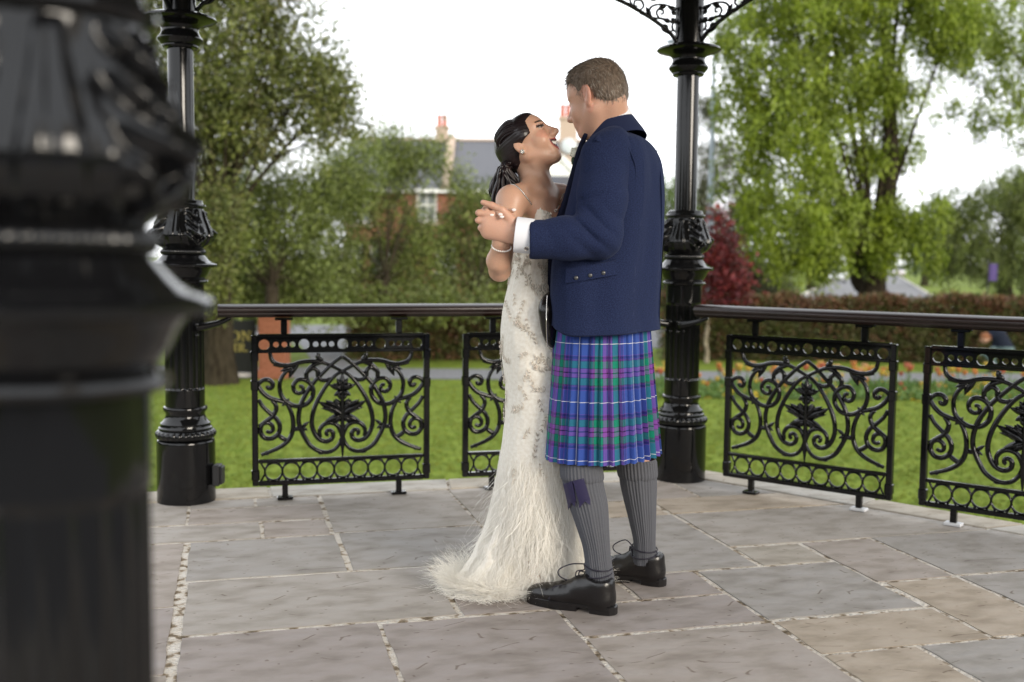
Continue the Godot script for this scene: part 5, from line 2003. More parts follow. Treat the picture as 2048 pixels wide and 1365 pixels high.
		if k == 0:
			var plum := paint("flash_ribbon", Color(0.014, 0.010, 0.05), 0.6)
			for strip_ in [[Vector2(1130, 969), Vector2(1146, 962), Vector2(1153, 1003), Vector2(1139, 1010)], [Vector2(1147, 962), Vector2(1167, 956), Vector2(1180, 999), Vector2(1160, 1006)]]:
				s = Shape.new()
				patch(s, l, strip_, 0.007, 4)
				var low: Array = [strip_[3], strip_[2]]
				for e in 2:
					var m: Vector2 = low[0].lerp(low[1], 0.5)
					var tip: Vector2 = (low[e] as Vector2) + Vector2(0, 11)
					var a0 := s.add(seen(l, low[e].x, low[e].y, 0.007))
					s.add(seen(l, m.x, m.y, 0.007))
					s.add(seen(l, tip.x, tip.y, 0.009))
					s.tri(a0, a0 + 1, a0 + 2)
				part("flash", s, plum, sock)
	shoe(root, here, Vector3(0.352, 0, -3.462), Vector3(0.066, 0, -3.592), at(1197, 1130, 3.52))
	shoe(root, here, Vector3(0.560, 0, -3.775), Vector3(0.290, 0, -3.915), at(1289, 1094, 3.79))


func hoop(mid: Vector3, axis: Vector3, r: float, n: int, tall := 1.0) -> PackedVector3Array:
	var a := axis.normalized()
	var b := a.cross(Vector3.UP if absf(a.y) < 0.9 else Vector3.RIGHT).normalized()
	var c := a.cross(b)
	var out := PackedVector3Array()
	for k in n + 1:
		var t := TAU * k / n
		out.push_back(mid + (b * cos(t) + c * sin(t) * tall) * r)
	return out


func groom_hair(root: Node3D, here: Transform3D, h: Transform3D) -> void:
	var b := h.basis.orthonormalized()
	var hi := h.affine_inverse()
	var s := Shape.new()
	var fl := Field.new()
	fl.ball(h * Vector3(-0.010, 0.040, 0), b, Vector3(0.098, 0.087, 0.080), 0.0)
	fl.ball(h * Vector3(-0.055, -0.005, 0), b, Vector3(0.050, 0.060, 0.065), 0.03)
	fl.ball(h * Vector3(0.040, 0.085, 0), b, Vector3(0.05, 0.035, 0.055), 0.03)
	# face, ears and nape stay clear
	fl.ball(h * Vector3(0.125, -0.01, 0), b, Vector3(0.075, 0.085, 0.14), 0.008, true)
	fl.ball(h * Vector3(0.045, -0.085, 0), b, Vector3(0.085, 0.095, 0.14), 0.008, true)
	fl.ball(h * Vector3(-0.035, -0.135, 0), b, Vector3(0.16, 0.078, 0.14), 0.006, true)
	for z in [-1.0, 1.0]:
		fl.ball(h * Vector3(-0.004, -0.004, 0.085 * z), b, Vector3(0.026, 0.038, 0.03), 0.006, true)
	var wave := FastNoiseLite.new()
	wave.seed = 6
	wave.frequency = 60.0
	fl.ripple = func(p: Vector3) -> float: return 0.0022 * wave.get_noise_3dv(p)
	fl.into(s, 0.0042)
	var brown := paint("grey_brown_hair", Color(0.14, 0.102, 0.075), 0.62, 0.4)
	var hair := part("hair", s, brown, root, here)
	# short strands lying over it
	var rng := RandomNumberGenerator.new()
	rng.seed = 12
	var locks := Shape.new()
	var verts := s.v
	for k in 4200:
		var p := verts[rng.randi_range(0, verts.size() - 1)]
		var q := hi * p
		var out := (q - Vector3(-0.01, 0.02, 0)).normalized()
		var flow := Vector3(-0.2, -0.9, 0) if q.x < 0.03 else Vector3(0.55, -0.35, 0.2)
		if q.y > 0.075:
			flow = Vector3(0.8, 0.0, 0.25)
		flow += Vector3(rng.randfn(), rng.randfn(), rng.randfn()) * 0.28
		flow = (flow - out * flow.dot(out)).normalized()
		var g := rng.randf_range(0.55, 1.7)
		locks.tint = Color(0.155 * g, 0.115 * g, 0.086 * g)
		if rng.randf() < 0.2:
			locks.tint = Color(0.36, 0.31, 0.26)
		var len_ := rng.randf_range(0.010, 0.022)
		var w := flow.cross(out).normalized() * 0.0008
		var a := q + out * 0.0004
		var m := q + flow * len_ * 0.5 + out * 0.003
		var e := q + flow * len_ + out * (0.002 + (0.009 * rng.randf() if q.y > 0.07 else 0.002))
		var i0 := locks.add(h * (a - w))
		locks.add(h * (a + w))
		locks.add(h * (m + w * 0.8))
		locks.add(h * (m - w * 0.8))
		locks.add(h * e)
		locks.quad(i0, i0 + 1, i0 + 2, i0 + 3)
		locks.tri(i0 + 3, i0 + 2, i0 + 4)
	stuff(part("strands", locks, tinted("hair_strand", 0.5, 0.4), hair))


func jacket(root: Node3D, here: Transform3D) -> void:
	var l := loft_of([[264, 1206, 1248, 0.058, -0.02], [267, 1199, 1263, 0.090, -0.015], [274, 1187, 1283, 0.138, -0.01], [284, 1174, 1299, 0.178], [302, 1163, 1314, 0.197], [330, 1153, 1325, 0.204], [380, 1143, 1331, 0.200], [430, 1131, 1332, 0.194], [480, 1116, 1331, 0.188], [530, 1105, 1329, 0.186], [580, 1102, 1327, 0.190], [630, 1104, 1325, 0.196], [662, 1107, 1324, 0.200]], 3.63, -0.42)
	var s := Shape.new()
	var soft := FastNoiseLite.new()
	soft.seed = 3
	soft.frequency = 6.0
	var angles := PackedFloat32Array()
	for k in 150:
		angles.push_back(TAU * k / 150.0)
	for v in [1.17, 0.06]:
		angles.push_back(v - 0.003)
		angles.push_back(v + 0.003)
	angles.sort()
	skin_loft(s, l, 0, 70, func(th: float, y: float, f: float) -> float:
		var d := 0.004 * soft.get_noise_3d(cos(th) * 0.4, y * 0.5, sin(th) * 0.4)
		# long soft folds down the back, and the overlapping edges of the vents below the waist
		d += 0.0065 * sin(th * 7.0 + 1.0 + y * 3.0) * smoothstep(0.2, 0.5, f) * smoothstep(2.2, 1.2, absf(th - 0.5))
		var low := smoothstep(0.35, 0.62, f)
		if th > 1.17 and th < 3.6:
			d += 0.0055 * low
		elif th < 0.06 or th > 5.2:
			d += 0.003 * low
		d += 0.012 * smoothstep(0.9, 1.0, f) * (0.4 + 0.6 * sin(th)) 
		return d, 0.0, 1.0, angles)
	# the neck opening slopes: low at the throat, high at the nape
	for k in 9 * (angles.size() + 1):
		var row := k / (angles.size() + 1)
		s.v[k].y += 0.26 * (s.v[k].x - l.rings[0][1]) * (1.0 - row / 9.0)
	# round the front corner of the hem and turn the cloth in under it
	var n := angles.size()
	var last := s.v.size() - (n + 1)
	for i in n + 1:
		var th: float = angles[i % n]
		var lift := 0.035 * smoothstep(2.25, 3.1, th) * smoothstep(4.2, 3.4, th)
		s.v[last + i].y += lift + 0.010 * cos(th)
		s.v[last - (n + 1) + i].y += lift * 0.7 + 0.006 * cos(th)
		s.v[last - 2 * (n + 1) + i].y += lift * 0.3
	for i in n + 1:
		var p := s.v[last + i]
		var mid := Vector3(l.rings[-1][1], p.y + 0.02, l.rings[-1][2])
		s.add(p.lerp(mid, 0.06))
	for i in n:
		s.quad(last + i, last + i + 1, last + n + 2 + i, last + n + 1 + i)
	var coat := part("jacket", s, mats["tweed"], root, here)
	# near sleeve
	var fl := Field.new()
	fl.bone(at(1211, 316, 3.475), at(1205, 400, 3.43), 0.082, 0.075, 0.03)
	fl.bone(at(1205, 400, 3.43), at(1199, 473, 3.405), 0.075, 0.068, 0.03)
	fl.bone(at(1199, 473, 3.405), at(1140, 478, 3.38), 0.069, 0.064, 0.03)
	fl.bone(at(1140, 478, 3.38), at(1050, 480, 3.365), 0.064, 0.061, 0.03)
	fl.ball(at(1230, 300, 3.50), Basis.IDENTITY, Vector3(0.055, 0.075, 0.06), 0.05)
	fl.ball(at(1062, 480, 3.365) + Vector3(-0.3, 0, 0.0), Basis.IDENTITY, Vector3.ONE * 0.3, 0.004, true)
	var crook := at(1162, 440, 3.36)
	var along := Vector3(0.80, -0.56, 0.0).normalized()
	var across := Vector3(0.56, 0.80, 0.15).normalized()
	var crook2 := at(1165, 395, 3.38)
	fl.ripple = func(v: Vector3) -> float:
		var q := v - crook
		var a := q.dot(along)
		var c := q.dot(across)
		var w := exp(-pow((a - 0.045) / 0.075, 2.0)) * exp(-pow(c / 0.06, 2.0))
		var d := 0.020 * (0.55 - pow(absf(sin(c * 66.0 + a * 9.0 + 0.5)), 0.55)) * w
		var e := v - crook2
		var b := e.dot(Vector3(-0.40, 0.91, 0))
		d += 0.014 * (0.55 - pow(absf(sin(b * 40.0 + e.x * 6.0 + 0.3)), 0.55)) * exp(-pow(b / 0.075, 2.0)) * exp(-pow((e.x - 0.045) / 0.085, 2.0))
		d += 0.008 * (0.5 - pow(absf(sin(v.x * 34.0 + v.y * 12.0)), 0.6)) * exp(-pow((v.x - crook.x + 0.075) / 0.06, 2.0)) * smoothstep(-0.07, 0.02, q.y + 0.03)
		return d + 0.0022 * soft.get_noise_3dv(v * 2.2)
	s = Shape.new()
	fl.into(s, 0.0062)
	var sleeve := part("sleeve", s, mats["tweed"], coat)
	# far sleeve, round her back
	fl = Field.new()
	fl.bone(at(1248, 312, 3.80), at(1185, 455, 3.95), 0.08, 0.066, 0.03)
	fl.bone(at(1185, 455, 3.95), at(1095, 497, 3.875), 0.066, 0.052, 0.03)
	s = Shape.new()
	fl.into(s, 0.012)
	part("sleeve", s, mats["tweed"], coat)
	# shirt cuff with its link
	var dir := (at(1030, 470, 3.37) - at(1066, 474, 3.366)).normalized()
	s = Shape.new()
	lathe(s, [Vector2(0.05, -0.01), Vector2(0.0555, 0.0), Vector2(0.0560, 0.03), Vector2(0.0565, 0.051), Vector2(0.055, 0.0525), Vector2(0.052, 0.051), Vector2(0.05, 0.02), Vector2(0.035, 0.0)], 40)
	var cb := Basis(dir.cross(Vector3.UP).normalized(), dir, Vector3.ZERO)
	cb.z = cb.x.cross(cb.y)
	var cuff := part("shirt_cuff", s, mats["linen"], root, Transform3D(cb * Basis.from_scale(Vector3(0.86, 1, 1)), at(1064, 473, 3.366) + here.origin))
	s = Shape.new()
	var link := at(1053, 497, 3.318)
	lathe(s, [Vector2(0.0, 0.0), Vector2(0.0075, 0.0), Vector2(0.0078, 0.002), Vector2(0.0062, 0.003), Vector2(0.006, 0.0022), Vector2(0.0, 0.0022)], 20)
	var lk := part("cufflink", s, mats["silver"], root, Transform3D(Basis.from_euler(Vector3(PI / 2 + 0.55, 0, 0)), link + here.origin))
	var tm := TextMesh.new()
	tm.text = "M"
	var font := SystemFont.new()
	font.font_names = PackedStringArray(["Droid Serif"])
	font.font_weight = 700
	tm.font = font
	tm.font_size = 32
	tm.pixel_size = 0.0105 / 32.0
	tm.depth = 0.0008
	var mono := part("monogram", tm, mats["navy_trim"], lk)
	mono.transform = Transform3D(Basis.from_euler(Vector3(-PI / 2, 0, 0)), Vector3(0, 0.0027, 0))
	# pocket flap with three buttons
	s = Shape.new()
	patch(s, l, [Vector2(1137, 538), Vector2(1228, 521), Vector2(1232, 549), Vector2(1136, 567)], 0.0150, 8)
	var flap := part("pocket_flap", s, mats["tweed"], coat)
	for b in [[1155, 556], [1180, 551], [1204, 546]]:
		s = Shape.new()
		sphere(s, seen(l, b[0], b[1], 0.0165), 0.0068, 12, 7, Vector3(1, 1, 0.55))
		part("button", s, paint("button_metal", Color(0.10, 0.10, 0.10), 0.3, 0.5, 0.6), flap)
	# collars
	var ax := Vector3(-0.30, 0.91, -0.29).normalized()
	var rb := Basis(ax.cross(Vector3.BACK).normalized(), ax, Vector3.ZERO)
	rb.z = rb.x.cross(rb.y)
	s = Shape.new()
	lathe(s, [Vector2(0.0755, -0.03), Vector2(0.0755, 0.0), Vector2(0.0735, 0.022), Vector2(0.0715, 0.023), Vector2(0.068, 0.0)], 40)
	part("shirt_collar", s, mats["linen"], root, Transform3D(rb, at(1222, 243, 3.636) + here.origin))
	s = Shape.new()
	lathe(s, [Vector2(0.095, -0.066), Vector2(0.0905, -0.045), Vector2(0.0845, -0.026), Vector2(0.079, -0.008), Vector2(0.0755, 0.004), Vector2(0.0735, 0.007), Vector2(0.072, 0.002), Vector2(0.071, -0.03)], 48)
	part("collar", s, mats["collar_cloth"], coat, Transform3D(rb * 1.06, at(1224, 253, 3.638)))
	# front edge with its dark facing, and the shoulder strap
	s = Shape.new()
	tube(s, curve([at(1172, 268, 3.55), at(1160, 300, 3.585), at(1147, 350, 3.60), at(1131, 405, 3.61), at(1113, 455, 3.62), at(1102, 500, 3.63), at(1099, 580, 3.63), at(1101, 630, 3.62)], 5), [0.007, 0.011, 0.012, 0.012, 0.010, 0.006, 0.004], 8, Vector3(0, 0, 1), 0.6)
	part("facing", s, mats["navy_trim"], coat)
	s = Shape.new()
	tube(s, curve([at(1222, 256, 3.52), at(1211, 264, 3.47), at(1203, 275, 3.43), at(1199, 284, 3.41)], 4), [0.010, 0.014, 0.016, 0.017], 8, Vector3(0.3, 1.0, 0.35).normalized(), 0.22)
	part("epaulette", s, mats["tweed"], coat)
	# seams: a narrow raised welt along the armhole and the back
	for path in [[[1215, 249], [1240, 272], [1262, 310], [1270, 345], [1262, 390], [1250, 430]], [[1312, 300], [1320, 360], [1321, 450], [1318, 540], [1315, 650]], [[1252, 440], [1251, 500], [1252, 560]]]:
		var pts := []
		for q in path:
			pts.push_back(seen(l, q[0], q[1], 0.004))
		s = Shape.new()
		tube(s, curve(pts, 5), 0.0026, 5)
		part("seam", s, mats["tweed"], coat)
	# white rose in the buttonhole
	var rose_at := at(1151, 306, 3.62)
	s = Shape.new()
	sphere(s, rose_at, 0.014, 12, 8)
	var white := paint("rose_white", Color(0.72, 0.70, 0.58), 0.6)
	var rose := part("buttonhole_rose", s, white, root, here)
	for k in 9:
		var a := TAU * k / 9.0 * 2.0
		s = Shape.new()
		var d := Vector3(cos(a) * 0.6 - 0.3, sin(a), 0.4 * sin(a * 0.5)).normalized()
		leaf(s, rose_at - d * 0.006, rose_at + d * (0.017 + 0.0009 * k), Vector3(-0.3, 0.2, 1), 0.014, 0.004)
		part("petal", s, white, rose)
	for k in 3:
		s = Shape.new()
		leaf(s, rose_at + Vector3(0, -0.008, 0), rose_at + Vector3(-0.012 + 0.014 * k, -0.04 - 0.006 * k, 0.01), Vector3(0, 0, 1), 0.009, 0.002)
		part("leaf", s, paint("rose_leaf", Color(0.02, 0.05, 0.015), 0.5), rose)


func tartan() -> ImageTexture:
	var n := 384
	var G := Color(0.008, 0.22, 0.14)
	var B := Color(0.038, 0.085, 0.35)
	var U := Color(0.020, 0.020, 0.16)
	var P := Color(0.22, 0.070, 0.35)
	var K := Color(0.008, 0.006, 0.014)
	var W := Color(0.72, 0.72, 0.76)
	# half a sett, mirrored: where each stripe ends, and its colour
	var bands := [[0.0065, W], [0.20, B], [0.208, P], [0.228, U], [0.236, K], [0.262, U], [0.272, P], [0.280, K], [0.290, P], [0.298, K], [0.415, G], [0.422, K], [0.490, P], [0.5, K]]
	var line := []
	for k in n:
		var t := (k + 0.5) / n
		if t > 0.5:
			t = 1.0 - t
		for b in bands:
			if t <= b[0]:
				line.push_back(b[1])
				break
	var im := Image.create(n, n, false, Image.FORMAT_RGB8)
	for y in n:
		var weft: Color = line[y]
		for x in n:
			var warp: Color = line[x]
			# a 2/2 twill shows warp and weft in turn; white yarns ride high
			var f := 0.5 + (0.16 if (x + y) % 4 < 2 else -0.16)
			if weft == W:
				f = 0.12
			elif warp == W:
				f = 0.88
			var dye := weft.lerp(warp, f)
			im.set_pixel(x, y, Color(dye.r * 0.84, dye.g * 0.84, dye.b * 0.84).linear_to_srgb())
	return ImageTexture.create_from_image(im)


func kilt(root: Node3D, here: Transform3D) -> void:
	var l := loft_of([[628, 1112, 1300, 0.165], [660, 1108, 1302, 0.172], [700, 1104, 1304, 0.180], [760, 1100, 1308, 0.188], [830, 1094, 1314, 0.197], [909, 1088, 1321, 0.206]], 3.64, -0.25)
	var s := Shape.new()
	var angles := PackedFloat32Array()
	var pleats := 33
	for k in pleats:
		for q in [0.0, 0.25, 0.5, 0.75, 0.93, 0.985]:
			angles.push_back(TAU * (k + q) / pleats)
	var sway := FastNoiseLite.new()
	sway.seed = 14
	sway.frequency = 1.3
	skin_loft(s, l, 0, 30, func(th: float, y: float, f: float) -> float:
		var t := fposmod(th / TAU * pleats, 1.0)
		var saw := t / 0.93 if t < 0.93 else (0.985 - t) / 0.055
		var back := 1.0 - 0.75 * smoothstep(2.7, 3.0, th) * smoothstep(4.3, 4.0, th)
		var amp := lerpf(0.006, 0.019, smoothstep(0.05, 1.0, f)) * back
		return amp * (clampf(saw, 0, 1) - 0.5) + 0.006 * f * f * sway.get_noise_2d(th * 2.0, y * 0.6) + 0.003 * f * sin(th * 5.0 + 0.7), 0.0, 1.0, angles)
	# cloth coordinates: one sett is 0.19 m, and the pleats are folded to the sett
	for k in s.t.size():
		var q := s.t[k]
		var t := fposmod(q.x / TAU * pleats, 1.0)
		var fold := floorf(q.x / TAU * pleats)
		var shift := 0.006 * sin(fold * 2.3)
		s.t[k] = Vector2((deg_to_rad(57.0) - q.x) / deg_to_rad(64.7) + shift, (q.y - 0.519) / 0.191)
	var m := StandardMaterial3D.new()
	m.albedo_texture = tartan()
	m.roughness = 0.85
	m.metallic_specular = 0.25
	m.rim_enabled = true
	m.rim = 0.2
	part("kilt", s, m, root, here)


func shoe(root: Node3D, here: Transform3D, heel: Vector3, toe: Vector3, ankle: Vector3) -> void:
	var f := (toe - heel).normalized()
	var sd := f.cross(Vector3.UP).normalized()
	var len_ := heel.distance_to(toe)
	var P := func(x: float, y: float, z := 0.0) -> Vector3: return heel + f * x * len_ + Vector3(0, y, 0) + sd * z
	var b := Basis(f, Vector3.UP, sd)
	var fl := Field.new()
	fl.ball(P.call(0.85, 0.034), b, Vector3(0.052, 0.030, 0.041), 0.0)
	fl.ball(P.call(0.68, 0.040), b, Vector3(0.075, 0.036, 0.047), 0.02)
	fl.bone(P.call(0.60, 0.050), P.call(0.33, 0.076), 0.034, 0.036, 0.02)
	fl.slab(P.call(0.15, 0.045), P.call(0.155, 0.092), 0.044, 0.045, sd, 0.98, 0.02)
	fl.bone(P.call(0.15, 0.048), P.call(0.55, 0.045), 0.042, 0.040, 0.02)
	fl.bone(P.call(0.20, 0.085), P.call(0.38, 0.080), 0.043, 0.036, 0.02)
	fl.ball(P.call(0.5, -0.479), b, Vector3.ONE * 0.5, 0.004, true)
	fl.ball(P.call(0.17, 0.152), b, Vector3(0.060, 0.047, 0.075), 0.004, true)
	var wrinkle := FastNoiseLite.new()
	wrinkle.seed = 31
	wrinkle.frequency = 30.0
	var ball: Vector3 = P.call(0.63, 0.06)
	fl.ripple = func(v: Vector3) -> float:
		var q := v - ball
		return 0.0016 * sin(q.dot(f) * 260.0) * exp(-q.length_squared() / 0.0012) + 0.0006 * wrinkle.get_noise_3dv(v)
	var s := Shape.new()
	fl.into(s, 0.0045)
	var up := part("shoe", s, mats["leather"], root, here)
	# welted sole and stacked heel
	var outline := PackedVector2Array()
	for q in [[1.02, 0.0], [1.0, 0.018], [0.94, 0.034], [0.84, 0.044], [0.70, 0.050], [0.55, 0.046], [0.40, 0.038], [0.25, 0.037], [0.12, 0.038], [0.03, 0.032], [-0.012, 0.016], [-0.022, 0.0]]:
		outline.push_back(Vector2(q[0], q[1]))
	var both := outline.duplicate()
	for k in range(outline.size() - 2, 0, -1):
		both.push_back(Vector2(outline[k].x, -outline[k].y))
	for piece in 2:
		var flat := PackedVector2Array()
		for q in both:
			if piece == 1 and q.x > 0.30:
				continue
			var w: Vector3 = P.call(q.x, 0.0, q.y)
			flat.push_back(Vector2(w.x, w.z))
		s = Shape.new()
		if piece == 0:
			plate(s, flat, 0.0165, 0.029, 0.003)
		else:
			plate(s, flat, 0.001, 0.0163)
		part("sole" if piece == 0 else "heel", s, mats["leather"], up)
	# forefoot rests on the ground: a thinner tread under the front half
	s = Shape.new()
	var tread := PackedVector2Array()
	for q in both:
		if q.x > 0.38:
			var w: Vector3 = P.call(q.x, 0.0, q.y * 0.98)
			tread.push_back(Vector2(w.x, w.z))
	plate(s, tread, 0.001, 0.0163)
	part("tread", s, mats["leather"], up)
	# perforated seams: rows of small beads of thread
	for line in [[[0.06, 0.094], [0.14, 0.097], [0.22, 0.097], [0.32, 0.104]], [[0.10, 0.05], [0.16, 0.066], [0.26, 0.07]], [[0.52, 0.062], [0.60, 0.052], [0.68, 0.042], [0.74, 0.036]]]:
		s = Shape.new()
		var pts := []
		for q in line:
			pts.push_back(P.call(q[0], q[1], 0.0455 if q[0] < 0.4 else 0.0465))
		tube(s, curve(pts, 4), 0.0016, 5)
		part("welt_seam", s, mats["lace_cord"], up)
	# long laces wound round the ankle
	var cord: Material = mats["lace_cord"]
	for k in 2:
		s = Shape.new()
		tube(s, hoop(ankle + Vector3(0, -0.004 - 0.024 * k, 0.0), Vector3(0.10 - 0.22 * k, 1, 0.1), 0.047, 28), 0.0024, 5)
		part("lace", s, cord, up)
	var knot: Vector3 = P.call(0.50, 0.090, -0.004)
	var front := ankle + f * 0.046 + Vector3(0, 0.0, 0)
	var loops := [[P.call(0.42, 0.105, 0.0), P.call(0.40, 0.13, -0.006), front + Vector3(0, -0.03, 0), front], [P.call(0.46, 0.098, 0.006), P.call(0.43, 0.13, -0.01), front + sd * -0.012 + Vector3(0, -0.02, 0), front + sd * -0.016], [knot, knot + f * 0.04 + Vector3(0, 0.012, 0), knot + f * 0.045 + Vector3(0, 0.035, 0), knot + f * 0.0 + Vector3(0, 0.06, 0), front + Vector3(0, -0.004, 0)], [knot, knot + f * 0.02 + Vector3(0, -0.008, 0) - sd * 0.02, P.call(0.66, 0.072, -0.03), P.call(0.68, 0.055, -0.040)]]
	for q in loops:
		s = Shape.new()
		tube(s, curve(q, 5), 0.0022, 5)
		part("lace", s, cord, up)
	for q in 3:
		s = Shape.new()
		tube(s, PackedVector3Array([P.call(0.50 - 0.05 * q, 0.084 + 0.008 * q, -0.018), P.call(0.48 - 0.05 * q, 0.094 + 0.008 * q, 0.0), P.call(0.50 - 0.05 * q, 0.084 + 0.008 * q, 0.018)]), 0.0023, 5)
		part("lace", s, cord, up)
	s = Shape.new()
	var tip: Vector3 = P.call(0.68, 0.056, -0.041)
	for k in 12:
		var a := TAU * k / 12.0
		tube(s, curve([tip, tip + Vector3(cos(a) * 0.004, -0.008, sin(a) * 0.004), tip + Vector3(cos(a) * 0.007, -0.024, sin(a) * 0.006) + f * 0.006], 2), 0.0012, 4)
	part("tassel", s, cord, up)


func bride() -> void:
	var root := thing("person", "bride in a beaded ivory gown with a feather train, laughing up at her partner", "person", Vector3(0.07, 0, -3.74))
	var here := still(root)
	var skin := Color(0.60, 0.365, 0.255)
	var s := Shape.new()
	s.tint = skin
	var zc := 3.74
	var fl := Field.new()
	# trunk, far arm and legs
	fl.ball(at(1080, 448, zc), Basis.IDENTITY, Vector3(0.055, 0.12, 0.12), 0.0)
	fl.bone(at(1070, 520, zc), at(1070, 640, zc), 0.075, 0.10, 0.06)
	fl.bone(at(1070, 660, zc - 0.07), at(1068, 1180, zc - 0.06), 0.08, 0.04, 0.03)
	fl.bone(at(1070, 660, zc + 0.07), at(1085, 1180, zc + 0.08), 0.08, 0.04, 0.03)
	fl.bone(at(1122, 396, 3.87), at(1190, 420, 3.92), 0.045, 0.038, 0.03)
	fl.bone(at(1190, 420, 3.92), at(1262, 330, 3.90), 0.036, 0.026, 0.03)
	fl.into(s, 0.014)
	# hand: palm behind his, four fingertips over the edge of his hand, thumb above
	fl = Field.new()
	fl.bone(at(1002, 484, 3.405), at(998, 456, 3.41), 0.026, 0.027, 0.01)
	fl.slab(at(1000, 458, 3.412), at(982, 428, 3.415), 0.033, 0.034, Vector3(0.1, 0.1, 1), 0.5, 0.012)
	for q in [[[972, 424], [962, 424], [972, 430], 3.398], [[980, 418], [974, 422], [983, 430], 3.388], [[988, 415], [990, 418], [1000, 428], 3.372], [[996, 417], [994, 424], [1003, 434], 3.366]]:
		fl.bone(at(q[0][0], q[0][1], 3.412), at(q[1][0], q[1][1], 3.384), 0.0082, 0.0078, 0.005)
		fl.bone(at(q[1][0], q[1][1], 3.384), at(q[2][0], q[2][1], q[3] - 0.008), 0.0078, 0.0062, 0.004)
	fl.bone(at(1008, 446, 3.41), at(1016, 424, 3.39), 0.014, 0.0095, 0.01)
	fl.bone(at(1016, 424, 3.39), at(1027, 421, 3.372), 0.0092, 0.007, 0.004)
	fl.into(s, 0.003)
	# head tipped back, turned a little towards the camera
	var p := deg_to_rad(33.0)
	var y := deg_to_rad(19.0)
	var f := Vector3(cos(p) * cos(y), sin(p), cos(p) * sin(y))
	var u := Vector3(-sin(p) * cos(y), cos(p), -sin(p) * sin(y))
	var side := Vector3(-sin(y), 0, cos(y))
	var h := Transform3D(Basis(f, u, side).scaled_local(Vector3.ONE * 0.96), at(1051, 290, zc))
	var hi := h.affine_inverse()
	fl = Field.new()
	head_field(fl, h, true)
	# the open smile: lips round a hollow, and round cheeks
	var b := h.basis.orthonormalized()
	for z in [-1.0, 1.0]:
		fl.ball(h * Vector3(0.064, -0.026, 0.038 * z), b, Vector3(0.022, 0.020, 0.019), 0.02)
		fl.bone(h * Vector3(0.1005, -0.048, 0.004 * z), h * Vector3(0.073, -0.0400, 0.030 * z), 0.0055, 0.0035, 0.007)
		fl.bone(h * Vector3(0.0905, -0.0785, 0.004 * z), h * Vector3(0.073, -0.0440, 0.030 * z), 0.0068, 0.0035, 0.007)
		fl.bone(h * Vector3(0.101, -0.0625, 0.0), h * Vector3(0.083, -0.0440, 0.025 * z), 0.0102, 0.0045, 0.002, true)
	fl.bone(h * Vector3(0.025, -0.068, 0), at(1078, 350, zc), 0.027, 0.028, 0.035)
	# neck, shoulders, chest and near arm belong to the same surface
	fl.bone(h * Vector3(-0.032, -0.035, 0), at(1073, 372, zc), 0.040, 0.043, 0.03)
	fl.bone(at(1074, 372, zc), at(1072, 392, zc), 0.052, 0.068, 0.03)
	fl.bone(at(1060, 388, zc - 0.05), at(1024, 401, 3.62), 0.046, 0.050, 0.04)
	fl.bone(at(1085, 388, zc + 0.05), at(1122, 394, 3.86), 0.046, 0.048, 0.04)
	fl.ball(at(1080, 432, zc), Basis.IDENTITY, Vector3(0.056, 0.10, 0.128), 0.04)
	fl.ball(at(1094, 450, zc - 0.07), Basis.IDENTITY, Vector3(0.046, 0.05, 0.05), 0.04)
	fl.ball(at(1098, 450, zc + 0.07), Basis.IDENTITY, Vector3(0.046, 0.05, 0.05), 0.04)
	# collarbone and the cords of the neck
	fl.bone(at(1092, 384, zc - 0.035), at(1044, 380, 3.625), 0.0095, 0.008, 0.02)
	fl.bone(at(1072, 330, zc - 0.045), at(1094, 378, zc - 0.022), 0.012, 0.011, 0.022)
	fl.ball(at(1078, 380, zc - 0.115), Basis.IDENTITY, Vector3(0.030, 0.014, 0.03), 0.025, true)
	# near arm: down to the elbow, then the forearm back up to the clasped hands
	fl.bone(at(1024, 403, 3.615), at(1010, 470, 3.555), 0.046, 0.039, 0.03)
	fl.bone(at(1010, 470, 3.555), at(1000, 541, 3.50), 0.039, 0.034, 0.02)
	fl.bone(at(999, 542, 3.495), at(997, 522, 3.455), 0.034, 0.037, 0.015)
	fl.bone(at(997, 522, 3.455), at(1002, 486, 3.405), 0.037, 0.026, 0.015)
	fl.bone(at(1002, 486, 3.405), at(1000, 462, 3.40), 0.026, 0.025, 0.012)
	var cut_at := at(1072, 352, zc).y
	var near_strap := []
	for q in [[1063, 409], [1057, 400], [1050, 391], [1043, 382], [1036, 375], [1029, 370], [1023, 369]]:
		near_strap.push_back(first_hit(fl, q[0], q[1]))
	var far_strap := []
	for q in [[1112, 424], [1118, 410], [1123, 398], [1127, 388]]:
		far_strap.push_back(first_hit(fl, q[0], q[1]))
	fl.into(s, 0.0065, null, fl.low, Vector3(fl.high.x, cut_at, fl.high.z))
